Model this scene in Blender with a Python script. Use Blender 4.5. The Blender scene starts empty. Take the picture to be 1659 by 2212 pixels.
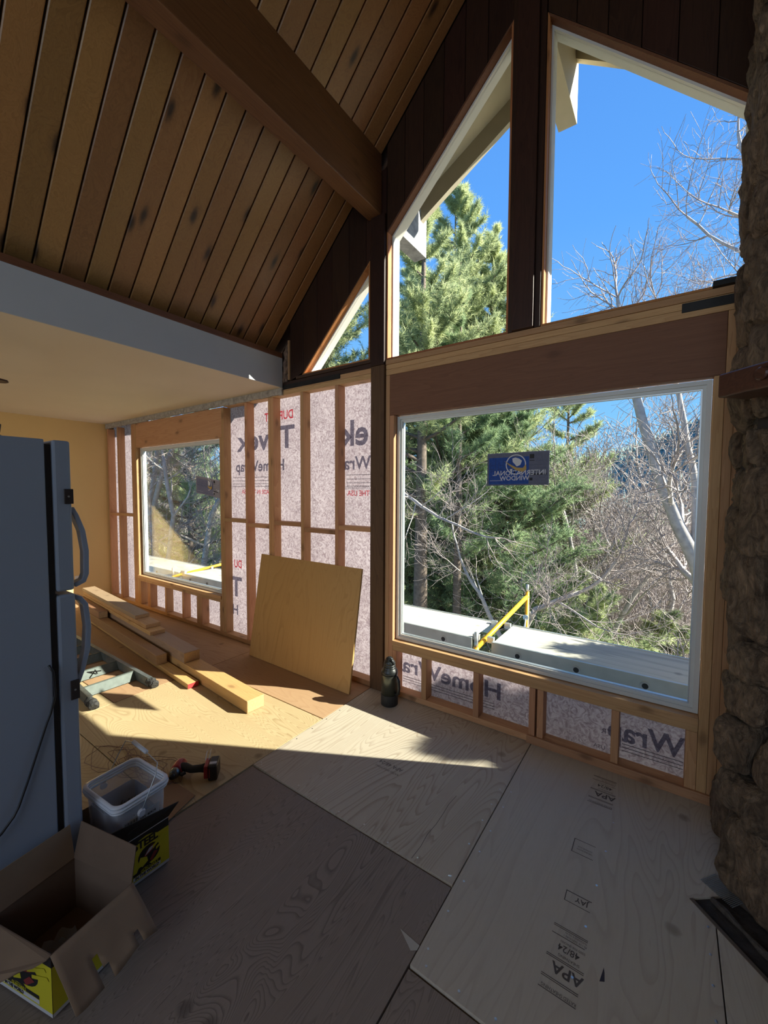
import bpy, math, random
import numpy as np
from mathutils import Vector, Matrix, noise
random.seed(7); rng = np.random.default_rng(7)
S = bpy.context.scene
C = S.collection
PI = math.pi

# ------------------------------------------------------------------ camera
yaw, pit, rol = -0.60952, -0.05103, 0.00527
f = Vector((math.sin(yaw)*math.cos(pit), math.cos(yaw)*math.cos(pit), math.sin(pit)))
r0 = Vector((math.cos(yaw), -math.sin(yaw), 0)); u0 = r0.cross(f)
r = math.cos(rol)*r0 + math.sin(rol)*u0; u = r.cross(f)
cd = bpy.data.cameras.new('camera'); cam = bpy.data.objects.new('camera', cd); C.objects.link(cam)
cam.matrix_world = Matrix(((r.x, u.x, -f.x, 0), (r.y, u.y, -f.y, 0), (r.z, u.z, -f.z, 1.6), (0, 0, 0, 1)))
cd.sensor_fit = 'HORIZONTAL'; cd.sensor_width = 36; cd.lens = 882.13/1659*36; cd.clip_start = .02; cd.clip_end = 2000
S.camera = cam
# ------------------------------------------------------------------ world, sun, added fill lamps, exposure
w = bpy.data.worlds.new('world'); S.world = w; w.use_nodes = True
nt = w.node_tree; nt.nodes.clear()
tc = nt.nodes.new('ShaderNodeTexCoord'); sp = nt.nodes.new('ShaderNodeSeparateXYZ')
rp = nt.nodes.new('ShaderNodeValToRGB'); bg = nt.nodes.new('ShaderNodeBackground'); ow = nt.nodes.new('ShaderNodeOutputWorld')
nt.links.new(tc.outputs['Generated'], sp.inputs[0]); nt.links.new(sp.outputs['Z'], rp.inputs[0])
nt.links.new(rp.outputs[0], bg.inputs[0]); nt.links.new(bg.outputs[0], ow.inputs[0])
e = rp.color_ramp.elements
e[0].position = 0; e[0].color = (.32, .62, .92, 1); e[1].position = 1; e[1].color = (.06, .2, .66, 1)
n = e.new(.12); n.color = (.22, .52, .92, 1); n = e.new(.5); n.color = (.11, .35, .86, 1)
bg.inputs[1].default_value = .80
SUN = Vector((1.22, .64, .85)).normalized()
sl = bpy.data.lights.new('sun', 'SUN'); sl.energy = 13.0; sl.angle = .009; sl.color = (1, .95, .83)
so = bpy.data.objects.new('sun', sl); C.objects.link(so); so.rotation_euler = SUN.to_track_quat('Z', 'Y').to_euler()
def area(name, loc, rot, sx, sy, en, col):
    l = bpy.data.lights.new(name, 'AREA'); l.shape = 'RECTANGLE'; l.size = sx; l.size_y = sy; l.energy = en; l.color = col
    o = bpy.data.objects.new(name, l); C.objects.link(o); o.location = loc; o.rotation_euler = rot
area('rear_fill', (-.5, -3.3, 2.3), (PI/2+.0, 0, 0), 3.4, 2.6, 29, (.92, .96, 1))  # added fill lamp behind the camera, lifts the dim room
area('kitchen_fill', (-4.6, -3.3, 1.5), (PI/2, 0, 0), 1.6, 1.1, 24, (1, .97, .9))  # second added fill lamp out of view, brightens the kitchen side
S.view_settings.view_transform = 'Standard'; S.view_settings.look = 'None'
S.view_settings.exposure = 0.6; S.view_settings.gamma = 1; S.view_settings.use_curve_mapping = False

# ------------------------------------------------------------------ mesh helpers
class M:
    def __init__(s): s.v = []; s.f = []; s.mi = []
    def add(s, vs, fs, mi=0):
        b = len(s.v); s.v += [tuple(v) for v in vs]; s.f += [tuple(b+i for i in q) for q in fs]; s.mi += [mi]*len(fs); return s
    def box(s, x0, x1, y0, y1, z0, z1, mi=0):
        return s.add([(x0,y0,z0),(x1,y0,z0),(x1,y1,z0),(x0,y1,z0),(x0,y0,z1),(x1,y0,z1),(x1,y1,z1),(x0,y1,z1)],
                     [(0,3,2,1),(4,5,6,7),(0,1,5,4),(1,2,6,5),(2,3,7,6),(3,0,4,7)], mi)
    def hexa(s, p, mi=0):      # 8 corner points, same order as box
        return s.add(p, [(0,3,2,1),(4,5,6,7),(0,1,5,4),(1,2,6,5),(2,3,7,6),(3,0,4,7)], mi)
    def prism(s, poly, d0, d1, ax='Y', mi=0):  # poly in the two other axes
        def P(a, b, d): return {'Y': (a, d, b), 'Z': (a, b, d), 'X': (d, a, b)}[ax]
        k = len(poly); vs = [P(a, b, d0) for a, b in poly]+[P(a, b, d1) for a, b in poly]
        fs = [tuple(range(k))[::-1], tuple(range(k, 2*k))]+[(i, (i+1) % k, k+(i+1) % k, k+i) for i in range(k)]
        return s.add(vs, fs, mi)
    def tube(s, pts, rad, n=8, cap=True, mi=0):
        pts = [Vector(p) for p in pts]; rr = rad if isinstance(rad, (list, tuple)) else [rad]*len(pts)
        vs = []; prev = None
        for i, p in enumerate(pts):
            d = (pts[min(i+1, len(pts)-1)]-pts[max(i-1, 0)]).normalized()
            a = d.orthogonal().normalized() if prev is None else (prev-d*prev.dot(d)).normalized()
            prev = a; b = d.cross(a)
            for k in range(n):
                t = 2*PI*k/n; vs.append(p+(a*math.cos(t)+b*math.sin(t))*rr[i])
        fs = [(i*n+k, i*n+(k+1) % n, (i+1)*n+(k+1) % n, (i+1)*n+k) for i in range(len(pts)-1) for k in range(n)]
        if cap: fs += [tuple(range(n))[::-1], tuple(range((len(pts)-1)*n, len(pts)*n))]
        return s.add(vs, fs, mi)
    def lathe(s, prof, n=24, c=(0,0,0), mi=0, sx=1, sy=1):
        vs = [(c[0]+r_*math.cos(2*PI*k/n)*sx, c[1]+r_*math.sin(2*PI*k/n)*sy, c[2]+z) for r_, z in prof for k in range(n)]
        fs = [(i*n+k, i*n+(k+1) % n, (i+1)*n+(k+1) % n, (i+1)*n+k) for i in range(len(prof)-1) for k in range(n)]
        fs += [tuple(range(n))[::-1], tuple(range((len(prof)-1)*n, len(prof)*n))]
        return s.add(vs, fs, mi)
    def xf(s, m):
        s.v = [tuple(m @ Vector(v)) for v in s.v]; return s
    def build(s, name, mats, parent=None, smooth=False, bevel=0, loc=None):
        me = bpy.data.meshes.new(name); me.from_pydata(s.v, [], s.f)
        if not isinstance(mats, (list, tuple)): mats = [mats]
        for m in mats: me.materials.append(m)
        if len(mats) > 1: me.polygons.foreach_set('material_index', s.mi)
        if smooth: me.polygons.foreach_set('use_smooth', [True]*len(s.f))
        me.update(); return link(name, me, parent, bevel, loc)
def link(name, me, parent=None, bevel=0, loc=None):
    o = bpy.data.objects.new(name, me); C.objects.link(o)
    if loc: o.location = loc
    if parent: o.parent = parent
    if bevel:
        b = o.modifiers.new('bevel', 'BEVEL'); b.width = bevel; b.segments = 2; b.limit_method = 'ANGLE'
    return o
def tag(o, label=None, cat=None, group=None, kind=None):
    if label: o['label'] = label
    if cat: o['category'] = cat
    if group: o['group'] = group
    if kind: o['kind'] = kind
    return o
def thing(name, loc, label=None, cat=None, group=None, kind=None, rz=0):
    o = bpy.data.objects.new(name, None); C.objects.link(o); o.location = loc; o.rotation_euler = (0, 0, rz); o.empty_display_size = .1
    return tag(o, label, cat, group, kind)
def copy_tree(o, parent=None):
    c = o.copy(); C.objects.link(c); c.parent = parent
    for ch in list(o.children): copy_tree(ch, c)
    return c
def quadmesh(name, V, F, mats, parent=None, smooth=False, kind=None, mi=None):   # numpy arrays
    me = bpy.data.meshes.new(name); nv, nf = len(V), len(F); k = F.shape[1]
    me.vertices.add(nv); me.vertices.foreach_set('co', V.astype(np.float32).ravel())
    me.loops.add(nf*k); me.loops.foreach_set('vertex_index', F.astype(np.int32).ravel())
    me.polygons.add(nf); me.polygons.foreach_set('loop_start', np.arange(0, nf*k, k, dtype=np.int32))
    for m in (mats if isinstance(mats, (list, tuple)) else [mats]): me.materials.append(m)
    if mi is not None: me.polygons.foreach_set('material_index', mi)
    if smooth: me.polygons.foreach_set('use_smooth', np.ones(nf, dtype=bool))
    me.update(calc_edges=True); o = link(name, me, parent)
    if kind: o['kind'] = kind
    return o

# ------------------------------------------------------------------ materials
class N:
    def __init__(s, name):
        s.m = bpy.data.materials.new(name); s.m.use_nodes = True; s.t = s.m.node_tree; s.t.nodes.clear()
        s.out = s.n('ShaderNodeOutputMaterial')
    def n(s, t, **kw):
        nd = s.t.nodes.new(t)
        for k, v in kw.items(): setattr(nd, k, v)
        return nd
    def l(s, a, b): s.t.links.new(a, b)
    def math(s, op, a, b=None, c=None):
        nd = s.n('ShaderNodeMath', operation=op)
        for i, x in enumerate((a, b, c)):
            if x is None: continue
            if isinstance(x, (int, float)): nd.inputs[i].default_value = x
            else: s.l(x, nd.inputs[i])
        return nd.outputs[0]
    def ramp(s, fac, stops):
        nd = s.n('ShaderNodeValToRGB'); el = nd.color_ramp.elements
        while len(el) < len(stops): el.new(.5)
        for k, (p, c) in enumerate(stops):
            el[k].position = p; el[k].color = (*c, 1) if not isinstance(c, (int, float)) else (c, c, c, 1)
        s.l(fac, nd.inputs[0]); return nd.outputs[0]
    def mix(s, fac, a, b, mode='MIX'):
        nd = s.n('ShaderNodeMix', data_type='RGBA', blend_type=mode)
        if isinstance(fac, (int, float)): nd.inputs[0].default_value = fac
        else: s.l(fac, nd.inputs[0])
        for i, x in ((6, a), (7, b)):
            if isinstance(x, tuple): nd.inputs[i].default_value = (*x, 1)
            else: s.l(x, nd.inputs[i])
        return nd.outputs[2]
    def noise(s, co, sc, det=4, dist=0, rough=.5):
        nd = s.n('ShaderNodeTexNoise'); s.l(co, nd.inputs['Vector'])
        nd.inputs['Scale'].default_value = sc; nd.inputs['Detail'].default_value = det
        nd.inputs['Distortion'].default_value = dist; nd.inputs['Roughness'].default_value = rough
        return nd.outputs[0]
    def coord(s, scale=(1,1,1), rnd=40, which='Object'):
        tcn = s.n('ShaderNodeTexCoord'); mp = s.n('ShaderNodeMapping'); mp.inputs['Scale'].default_value = scale
        s.l(tcn.outputs[which], mp.inputs['Vector'])
        if rnd:
            oi = s.n('ShaderNodeObjectInfo'); v = s.n('ShaderNodeVectorMath', operation='SCALE')
            cb = s.n('ShaderNodeCombineXYZ'); s.l(oi.outputs['Random'], cb.inputs[0]); s.l(s.math('FRACT', s.math('MULTIPLY', oi.outputs['Random'], 7.31)), cb.inputs[1]); s.l(oi.outputs['Random'], cb.inputs[2])
            s.l(cb.outputs[0], v.inputs[0]); v.inputs['Scale'].default_value = rnd; s.l(v.outputs[0], mp.inputs['Location'])
        return mp.outputs[0]
    def rnd(s): return s.n('ShaderNodeObjectInfo').outputs['Random']
    def bsdf(s, col, rough=.6, metal=0, bump=None, bs=.2, bd=.01, spec=.5, **kw):
        b = s.n('ShaderNodeBsdfPrincipled')
        if isinstance(col, tuple): b.inputs['Base Color'].default_value = (*col, 1)
        else: s.l(col, b.inputs['Base Color'])
        if isinstance(rough, (int, float)): b.inputs['Roughness'].default_value = rough
        else: s.l(rough, b.inputs['Roughness'])
        b.inputs['Metallic'].default_value = metal; b.inputs['Specular IOR Level'].default_value = spec
        if bump is not None:
            bp = s.n('ShaderNodeBump'); bp.inputs['Strength'].default_value = bs; bp.inputs['Distance'].default_value = bd
            s.l(bump, bp.inputs['Height']); s.l(bp.outputs[0], b.inputs['Normal'])
        for k, v in kw.items(): b.inputs[k].default_value = v
        s.l(b.outputs[0], s.out.inputs[0]); s.b = b; return s.m

def plain(name, col, rough=.5, metal=0, var=.06, sc=12, bump=0, **kw):
    k = N(name); co = k.coord(rnd=10); nz = k.noise(co, sc, 5)
    c = k.mix(nz, tuple(x*(1-var*2) for x in col), tuple(min(1, x*(1+var)) for x in col))
    return k.bsdf(c, rough, metal, bump=nz if bump else None, bs=bump, **kw)

def wood(name, light, dark, ax='X', rough=.6, knots=.6, rv=.18, grain=1.0, spec=.3, knotc=(.05,.02,.01), ks=1.0):
    k = N(name)
    st = {'X': (.06, 1, 1), 'Y': (1, .06, 1), 'Z': (1, 1, .06)}[ax]
    co = k.coord(st, rnd=37)
    big = k.noise(co, 9*grain, 3, 1.2)
    lines = k.math('FRACT', k.math('MULTIPLY', big, 11))
    fine = k.noise(co, 140*grain, 4, .3)
    a = k.ramp(lines, [(0, 0.15), (.75, .55), (1, .9)])
    fac = k.math('ADD', k.math('MULTIPLY', a, .55), k.math('MULTIPLY', fine, .45))
    col = k.mix(fac, light, dark)
    if knots:
        c0_ = k.coord((1, 1, 1), rnd=11); sx_ = k.n('ShaderNodeSeparateXYZ'); k.l(c0_, sx_.inputs[0]); ia = 'XYZ'.index(ax)
        oth = [sx_.outputs[i] for i in range(3) if i != ia]; cb_ = k.n('ShaderNodeCombineXYZ')
        if knots > .9: k.l(sx_.outputs[1], cb_.inputs[1])
        else: k.l(k.math('ADD', oth[0], oth[1]), cb_.inputs[1])
        k.l(k.math('MULTIPLY', sx_.outputs[ia], .5), cb_.inputs[0]); c2 = cb_.outputs[0]
        vo = k.n('ShaderNodeTexVoronoi', voronoi_dimensions='2D'); k.l(c2, vo.inputs['Vector']); vo.inputs['Scale'].default_value = 5.2*ks
        nn = k.noise(c2, 30, 3); d = k.math('ADD', vo.outputs['Distance'], k.math('MULTIPLY', nn, .09))
        kf = k.ramp(d, [(.08, 1.0), (.115, .75), (.17, .18), (.26, 0.0)])
        # only some cells carry a knot
        sel = k.n('ShaderNodeSeparateColor'); k.l(vo.outputs['Color'], sel.inputs[0])
        kf = k.math('MULTIPLY', kf, k.math('MULTIPLY', k.math('GREATER_THAN', sel.outputs[0], .55), knots))
        col = k.mix(kf, col, knotc)
    oi = k.rnd(); v = k.math('ADD', 1-rv, k.math('MULTIPLY', oi, 2*rv))
    hs = k.n('ShaderNodeHueSaturation'); k.l(col, hs.inputs['Color']); k.l(v, hs.inputs['Value'])
    k.l(k.math('ADD', .49, k.math('MULTIPLY', k.math('FRACT', k.math('MULTIPLY', oi, 5.7)), .02)), hs.inputs['Hue'])
    return k.bsdf(hs.outputs[0], rough, bump=fac, bs=.25, bd=.002, spec=spec)

def plywood(name, light, dark, ax='Y', freq=26, rough=.75, lw=.8, stain=None, sc=1.0, spots=.0):
    k = N(name); st = {'X': (.13, 1, 1), 'Y': (1, .13, 1), 'Z': (1, 1, .13)}[ax]
    co = k.coord(st, rnd=23); h = k.noise(co, 2.4*sc, 2.5, 1.1, .45)
    fr = k.math('FRACT', k.math('MULTIPLY', h, freq))
    ln = k.ramp(fr, [(0, .0), (.6, .12), (.86, .75), (.93, 1.0), (1, .1)])
    nb = k.noise(co, 1.3, 2); ln = k.math('MULTIPLY', ln, k.ramp(nb, [(.3, .25), (.65, 1.0)]))
    fine = k.noise(co, 160, 3)
    fac = k.math('ADD', k.math('MULTIPLY', ln, lw), k.math('MULTIPLY', fine, .3))
    col = k.mix(fac, light, dark)
    vo = k.n('ShaderNodeTexVoronoi', voronoi_dimensions='2D' if ax != 'Z' else '3D'); c2 = k.coord((1, 1, 1), rnd=5); k.l(c2, vo.inputs['Vector']); vo.inputs['Scale'].default_value = 3.1
    nn = k.noise(c2, 40, 3); d = k.math('ADD', vo.outputs['Distance'], k.math('MULTIPLY', nn, .05))
    kf = k.ramp(d, [(.05, 1.0), (.085, .7), (.12, 0.0)])
    sel = k.n('ShaderNodeSeparateColor'); k.l(vo.outputs['Color'], sel.inputs[0])
    col = k.mix(k.math('MULTIPLY', kf, k.math('MULTIPLY', k.math('GREATER_THAN', sel.outputs[1], .82), .6)), col, tuple(x*.45 for x in dark))
    big = k.noise(k.coord((1, 1, 1), rnd=3), 1.7, 4)
    col = k.mix(k.ramp(big, [(.35, 0.0), (.75, .4)]), col, stain or tuple(x*.8 for x in dark))
    return k.bsdf(col, rough, bump=fac, bs=.3, bd=.001, spec=.25)

fir_z = wood('fir_stud', (.56, .32, .16), (.36, .17, .075), 'Z', knots=.5)
fir_x = wood('fir_plate', (.56, .33, .165), (.37, .18, .08), 'X', knots=.5)
fir_y = wood('fir_block', (.5, .3, .13), (.33, .17, .07), 'Y', knots=.3)
red_x = wood('reddish_header', (.24, .11, .058), (.15, .062, .032), 'X', knots=.35)
dark_z = wood('dark_stained_z', (.05, .021, .011), (.02, .008, .005), 'Z', knots=.3, rough=.5, knotc=(.01,.005,.003))
dark_x = wood('dark_stained_x', (.07, .036, .022), (.03, .014, .01), 'X', knots=.2, rough=.6, knotc=(.01,.005,.003))
beam_y = wood('stained_beam', (.20, .085, .04), (.10, .038, .018), 'Y', knots=.35, rough=.42, knotc=(.03,.012,.006))
trim_y = wood('stained_trim', (.16, .065, .03), (.08, .03, .015), 'Y', knots=.2, rough=.5)
board_m = wood('ceiling_pine', (.34, .17, .06), (.20, .09, .03), 'X', knots=.95, rough=.38, rv=.2, knotc=(.025,.012,.008), spec=.45)
backing = plain('groove_dark_brown', (.045, .016, .009), .8)  # dark brown slab that shows between the ceiling boards
orange_z = wood('reveal_pine', (.46, .19, .065), (.28, .10, .035), 'Z', knots=.4)
lum_x = wood('yellow_lumber', (.60, .38, .16), (.42, .23, .085), 'X', knots=.45, rv=.1)
lum_grey = wood('weathered_board', (.42, .29, .19), (.28, .18, .11), 'X', knots=.3, rv=.1)
ply_new = plywood('new_plywood', (.48, .425, .335), (.26, .20, .145), 'Y', 44, stain=(.38, .30, .215), lw=.7)
ply_new2 = plywood('new_plywood_plain', (.47, .425, .35), (.29, .235, .18), 'Y', 40, stain=(.40, .335, .25), lw=.4)
ply_old = plywood('weathered_plywood', (.265, .215, .175), (.12, .092, .073), 'Y', 90, stain=(.21, .165, .13), lw=.85, sc=1.9)
ply_mid = plywood('older_plywood', (.50, .39, .22), (.28, .19, .09), 'X', 90, stain=(.36, .25, .13), lw=.8)
ply_kit = plywood('reddish_plywood', (.42, .27, .15), (.25, .13, .07), 'X', 24, stain=(.33, .19, .10), lw=.6)
ply_lean = plywood('sanded_plywood', (.52, .32, .125), (.34, .185, .06), 'Z', 20, stain=(.45, .265, .10), lw=.6, rough=.55)
ply_edge = plain('plywood_edge', (.34, .2, .1), .8, var=.3, sc=60)
plaster = plain('painted_plaster', (.66, .58, .44), .85, var=.03, sc=3, bump=.03)
soffit_p = plain('grey_soffit_paint', (.46, .47, .48), .7, var=.04, sc=4)
yellow_p = plain('yellow_wall_paint', (.68, .47, .20), .8, var=.03, sc=3)
white_p = plain('white_wall_paint', (.6, .56, .5), .8)
cream = plain('cream_exterior_paint', (.50, .44, .31), .75, var=.06)
vinyl = plain('white_vinyl', (.60, .61, .58), .35, var=.01)
vinyl_w = plain('exterior_white_paint', (.70, .68, .62), .6, var=.02)
black_p = plain('black_plastic', (.012, .012, .014), .45)
rubber = plain('black_rubber', (.02, .02, .02), .8, bump=.3, sc=40)
steel = plain('dark_steel', (.03, .028, .027), .55, .6, var=.3)
galv = plain('galvanised_steel', (.55, .58, .6), .4, .8)
alu = plain('aluminium', (.50, .53, .52), .45, .75, var=.12)
alu_s = plain('dusty_aluminium', (.10, .12, .105), .6, .2, var=.25, sc=25)
alu_d = plain('ladder_aluminium', (.17, .19, .18), .45, .6, var=.25, sc=25)
scaff_y = plain('scaffold_yellow', (.85, .43, .02), .45, var=.08)
fridge_m = plain('fridge_enamel', (.27, .315, .385), .38, var=.015, sc=200)
fridge_d = plain('fridge_gasket', (.05, .055, .06), .6)
handle_m = plain('fridge_handle', (.30, .35, .44), .3)
brown_pl = plain('brown_bracket', (.035, .025, .022), .5)
red_pl = plain('red_tool_plastic', (.30, .012, .018), .42, var=.15)
red_paint = plain('red_painted_end', (.5, .03, .03), .7)
kraft = plain('kraft_cardboard', (.25, .17, .105), .9, var=.12, sc=9)
kraft_in = plain('cardboard_inside', (.16, .105, .07), .95, var=.1)
yel_card = plain('yellow_print_card', (.62, .55, .02), .6, var=.05)
blk_card = plain('black_print_card', (.014, .014, .015), .6)
wht_card = plain('white_print_card', (.6, .6, .6), .6)
red_card = plain('red_print_card', (.25, .03, .03), .6)
ink = plain('stamp_ink', (.085, .07, .06), .9)
screw_m = plain('screw_head', (.5, .5, .48), .35, .9)

def mk_glass():
    k = N('window_glass'); tr = k.n('ShaderNodeBsdfTransparent'); tr.inputs[0].default_value = (.98, .995, .99, 1)
    gl = k.n('ShaderNodeBsdfGlossy'); gl.inputs['Roughness'].default_value = .02
    lw = k.n('ShaderNodeLayerWeight'); lw.inputs[0].default_value = .12
    mx = k.n('ShaderNodeMixShader'); k.l(k.math('MULTIPLY', lw.outputs['Fresnel'], .15), mx.inputs[0])
    k.l(tr.outputs[0], mx.inputs[1]); k.l(gl.outputs[0], mx.inputs[2]); k.l(mx.outputs[0], k.out.inputs[0]); return k.m
glass = mk_glass()
def mk_wrap(name, c1, c2, tr=1.0, rnd=0):
    k = N(name); co = k.coord((1, 1, 1), rnd=0)
    a = k.noise(co, 22, 5, 2.6, .6); b = k.noise(co, 3, 3)
    col = k.mix(k.ramp(a, [(.36, 0.0), (.6, 1.0)]), c1, c2)
    col = k.mix(k.ramp(b, [(.4, 0.0), (.7, .25)]), col, tuple(x*.8 for x in c1))
    df = k.n('ShaderNodeBsdfDiffuse'); tl = k.n('ShaderNodeBsdfTranslucent'); mx = k.n('ShaderNodeMixShader')
    k.l(col, df.inputs[0]); k.l(col, tl.inputs[0]); mx.inputs[0].default_value = .62*tr
    k.l(df.outputs[0], mx.inputs[1]); k.l(tl.outputs[0], mx.inputs[2]); k.l(mx.outputs[0], k.out.inputs[0]); return k.m
wrap = mk_wrap('house_wrap', (.22, .17, .185), (.44, .385, .40))
def mk_print(name, col):   # print on the far side of the translucent wrap
    k = N(name); co = k.coord((1, 1, 1), rnd=0); nz = k.noise(co, 30, 3)
    c = k.mix(nz, tuple(x*.7 for x in col), col)
    df = k.n('ShaderNodeBsdfDiffuse'); tp = k.n('ShaderNodeBsdfTransparent'); tp.inputs[0].default_value = (*col, 1); mx = k.n('ShaderNodeMixShader')
    k.l(c, df.inputs[0]); mx.inputs[0].default_value = .85; k.l(df.outputs[0], mx.inputs[1]); k.l(tp.outputs[0], mx.inputs[2])
    k.l(mx.outputs[0], k.out.inputs[0]); return k.m
pr_grey = mk_print('grey_print', (.27, .27, .34)); pr_red = mk_print('red_print', (.85, .12, .16)); pr_thin = mk_print('fine_print', (.36, .35, .4))
def mk_clear(name, col, alpha, rough=.25):
    k = N(name); tr = k.n('ShaderNodeBsdfTransparent'); df = k.n('ShaderNodeBsdfPrincipled'); df.inputs['Base Color'].default_value = (*col, 1)
    df.inputs['Roughness'].default_value = rough; mx = k.n('ShaderNodeMixShader'); mx.inputs[0].default_value = alpha
    k.l(tr.outputs[0], mx.inputs[1]); k.l(df.outputs[0], mx.inputs[2]); k.l(mx.outputs[0], k.out.inputs[0]); return k.m
bucket_m = mk_clear('clear_plastic', (.66, .70, .76), .32); bucket_rim = mk_clear('milky_plastic', (.72, .76, .82), .8)
film_m = mk_clear('crumpled_film', (.8, .8, .76), .62, .12)
k = N('stone'); co = k.coord((1, 1, .55), rnd=30)
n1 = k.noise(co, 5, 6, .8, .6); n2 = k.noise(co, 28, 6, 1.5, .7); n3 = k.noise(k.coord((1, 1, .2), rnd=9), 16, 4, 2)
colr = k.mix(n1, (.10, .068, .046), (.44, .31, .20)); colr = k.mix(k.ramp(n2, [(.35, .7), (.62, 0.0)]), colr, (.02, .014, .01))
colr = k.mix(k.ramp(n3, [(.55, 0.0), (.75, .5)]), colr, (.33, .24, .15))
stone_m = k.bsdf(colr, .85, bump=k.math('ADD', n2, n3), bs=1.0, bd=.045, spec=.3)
mortar = plain('mortar', (.03, .022, .018), .95, bump=.5)
mantel_m = wood('mantel_timber', (.10, .04, .026), (.035, .014, .01), 'X', rough=.35, knots=.3)
def foliage(name, a, b, tr=.5):
    k = N(name); co = k.coord((1, 1, 1), rnd=20); nz = k.noise(co, 1.6, 3); n2 = k.noise(co, 25, 2)
    c = k.mix(k.ramp(k.math('ADD', k.math('MULTIPLY', nz, .6), k.math('MULTIPLY', n2, .4)), [(.35, 0.0), (.62, 1.0)]), a, b)
    df = k.n('ShaderNodeBsdfDiffuse'); tl = k.n('ShaderNodeBsdfTranslucent'); mx = k.n('ShaderNodeMixShader')
    k.l(c, df.inputs[0]); k.l(c, tl.inputs[0]); mx.inputs[0].default_value = tr
    k.l(df.outputs[0], mx.inputs[1]); k.l(tl.outputs[0], mx.inputs[2]); k.l(mx.outputs[0], k.out.inputs[0]); return k.m
needle_a = foliage('pine_needles', (.26, .33, .19), (.60, .64, .34))
needle_b = foliage('fir_needles', (.17, .26, .16), (.42, .52, .28))
needle_far = foliage('hazed_needles', (.19, .28, .27), (.32, .41, .36), .1)  # distance haze is put into the needle colour
bark_d = plain('pine_bark', (.20, .15, .12), .9, var=.4, sc=14, bump=.5)
bark_l = plain('oak_bark', (.50, .44, .41), .85, var=.3, sc=10)
bark_t = plain('twig_bark', (.40, .33, .31), .85, var=.25, sc=6)
k = N('forest_floor'); co = k.coord((1, 1, 1), rnd=0); nz = k.noise(co, .5, 8, .6, .7); n2 = k.noise(co, 6, 4)
ground_m = k.bsdf(k.mix(k.math('ADD', k.math('MULTIPLY', nz, .6), k.math('MULTIPLY', n2, .4)), (.11, .12, .06), (.36, .29, .22)), .95)
k = N('hazed_hill_forest'); co = k.coord((1, 1, 1), rnd=0); nz = k.noise(co, .12, 8, .6, .7)
hill_m = k.bsdf(k.mix(nz, (.20, .28, .27), (.30, .37, .33)), .95)  # hill colour lightened to carry the haze of distance

# ------------------------------------------------------------------ text helper
def text_mesh(s, size, mat, parent, name='lettering', o=(0, 0, 0), ux=(1, 0, 0), uy=(0, 0, 1), bold=.0, align='LEFT', space=1.0, xs=1.0, shear=0):
    cu = bpy.data.curves.new('t', 'FONT'); cu.body = s; cu.size = size; cu.align_x = align; cu.offset = bold*size; cu.space_character = space; cu.fill_mode = 'BOTH'; cu.resolution_u = 3; cu.shear = shear
    to = bpy.data.objects.new('t', cu); C.objects.link(to)
    dg = bpy.context.evaluated_depsgraph_get(); me = bpy.data.meshes.new_from_object(to.evaluated_get(dg))
    bpy.data.objects.remove(to)
    O, X, Y = Vector(o), Vector(ux)*xs, Vector(uy)
    for v in me.vertices: v.co = O+X*v.co.x+Y*v.co.y
    me.materials.clear(); me.materials.append(mat); me.name = name
    return link(name, me, parent)

# ================================================================== THE SETTING
Y0, Y1 = 2.62, 2.71
wf = thing('wall_front', (0, 0, 0), 'unfinished gable wall of open studs, housewrap and windows', None, None, 'structure')
def lum(name, x0, x1, y0, y1, z0, z1, mat, parent=wf, bev=.0025, label=None):
    o = M().box(x0, x1, y0, y1, z0, z1).build(name, mat, parent, bevel=bev)
    if label: o['label'] = label
    return o
# plates
lum('bottom_plate', -6.79, -1.95, Y0, Y1, 0, .042, fir_x)
lum('bottom_plate', -1.818, .30, Y0, Y1, 0, .042, fir_x)
lum('bottom_plate', -.70, .30, Y0-.018, Y0-.001, 0, .05, fir_x)
lum('top_plate', -3.924, -1.95, Y0, Y1, 2.487, 2.527, fir_x)
lum('top_plate', -6.79, -1.95, Y0, Y1, 2.528, 2.567, fir_x)
lum('top_plate', -1.818, .32, Y0, Y1, 2.487, 2.53, fir_x); lum('top_plate', -1.818, .32, Y0, Y1, 2.531, 2.566, fir_x)
lum('window_sill', -1.818, .32, Y0-.005, Y1+.03, 2.567, 2.603, fir_x)
lum('top_plate', -3.02, -1.95, Y0, Y1, 2.568, 2.606, dark_x, label='dark stained plate under the small triangular window')
lum('window_sill', -2.80, -1.95, Y0-.012, Y1+.02, 2.607, 2.632, dark_x, label='dark stained sill')
lum('metal_strap', -3.0, -2.28, Y0-.006, Y0-.001, 2.535, 2.575, steel, bev=0, label='black steel strap')
lum('metal_strap', .02, .32, Y0-.006, Y0-.001, 2.515, 2.56, steel, bev=0, label='black steel strap')
lum('metal_bracket', .14, .32, Y0-.03, Y0+.03, 2.604, 2.63, steel, bev=0, label='black steel bracket')
# headers
lum('header', -5.90, -3.962, Y0, Y1-.01, 2.17, 2.487, fir_x)
lum('header', -1.78, .205, Y0, Y1-.01, 2.18, 2.486, red_x, label='wide reddish header beam')
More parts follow.
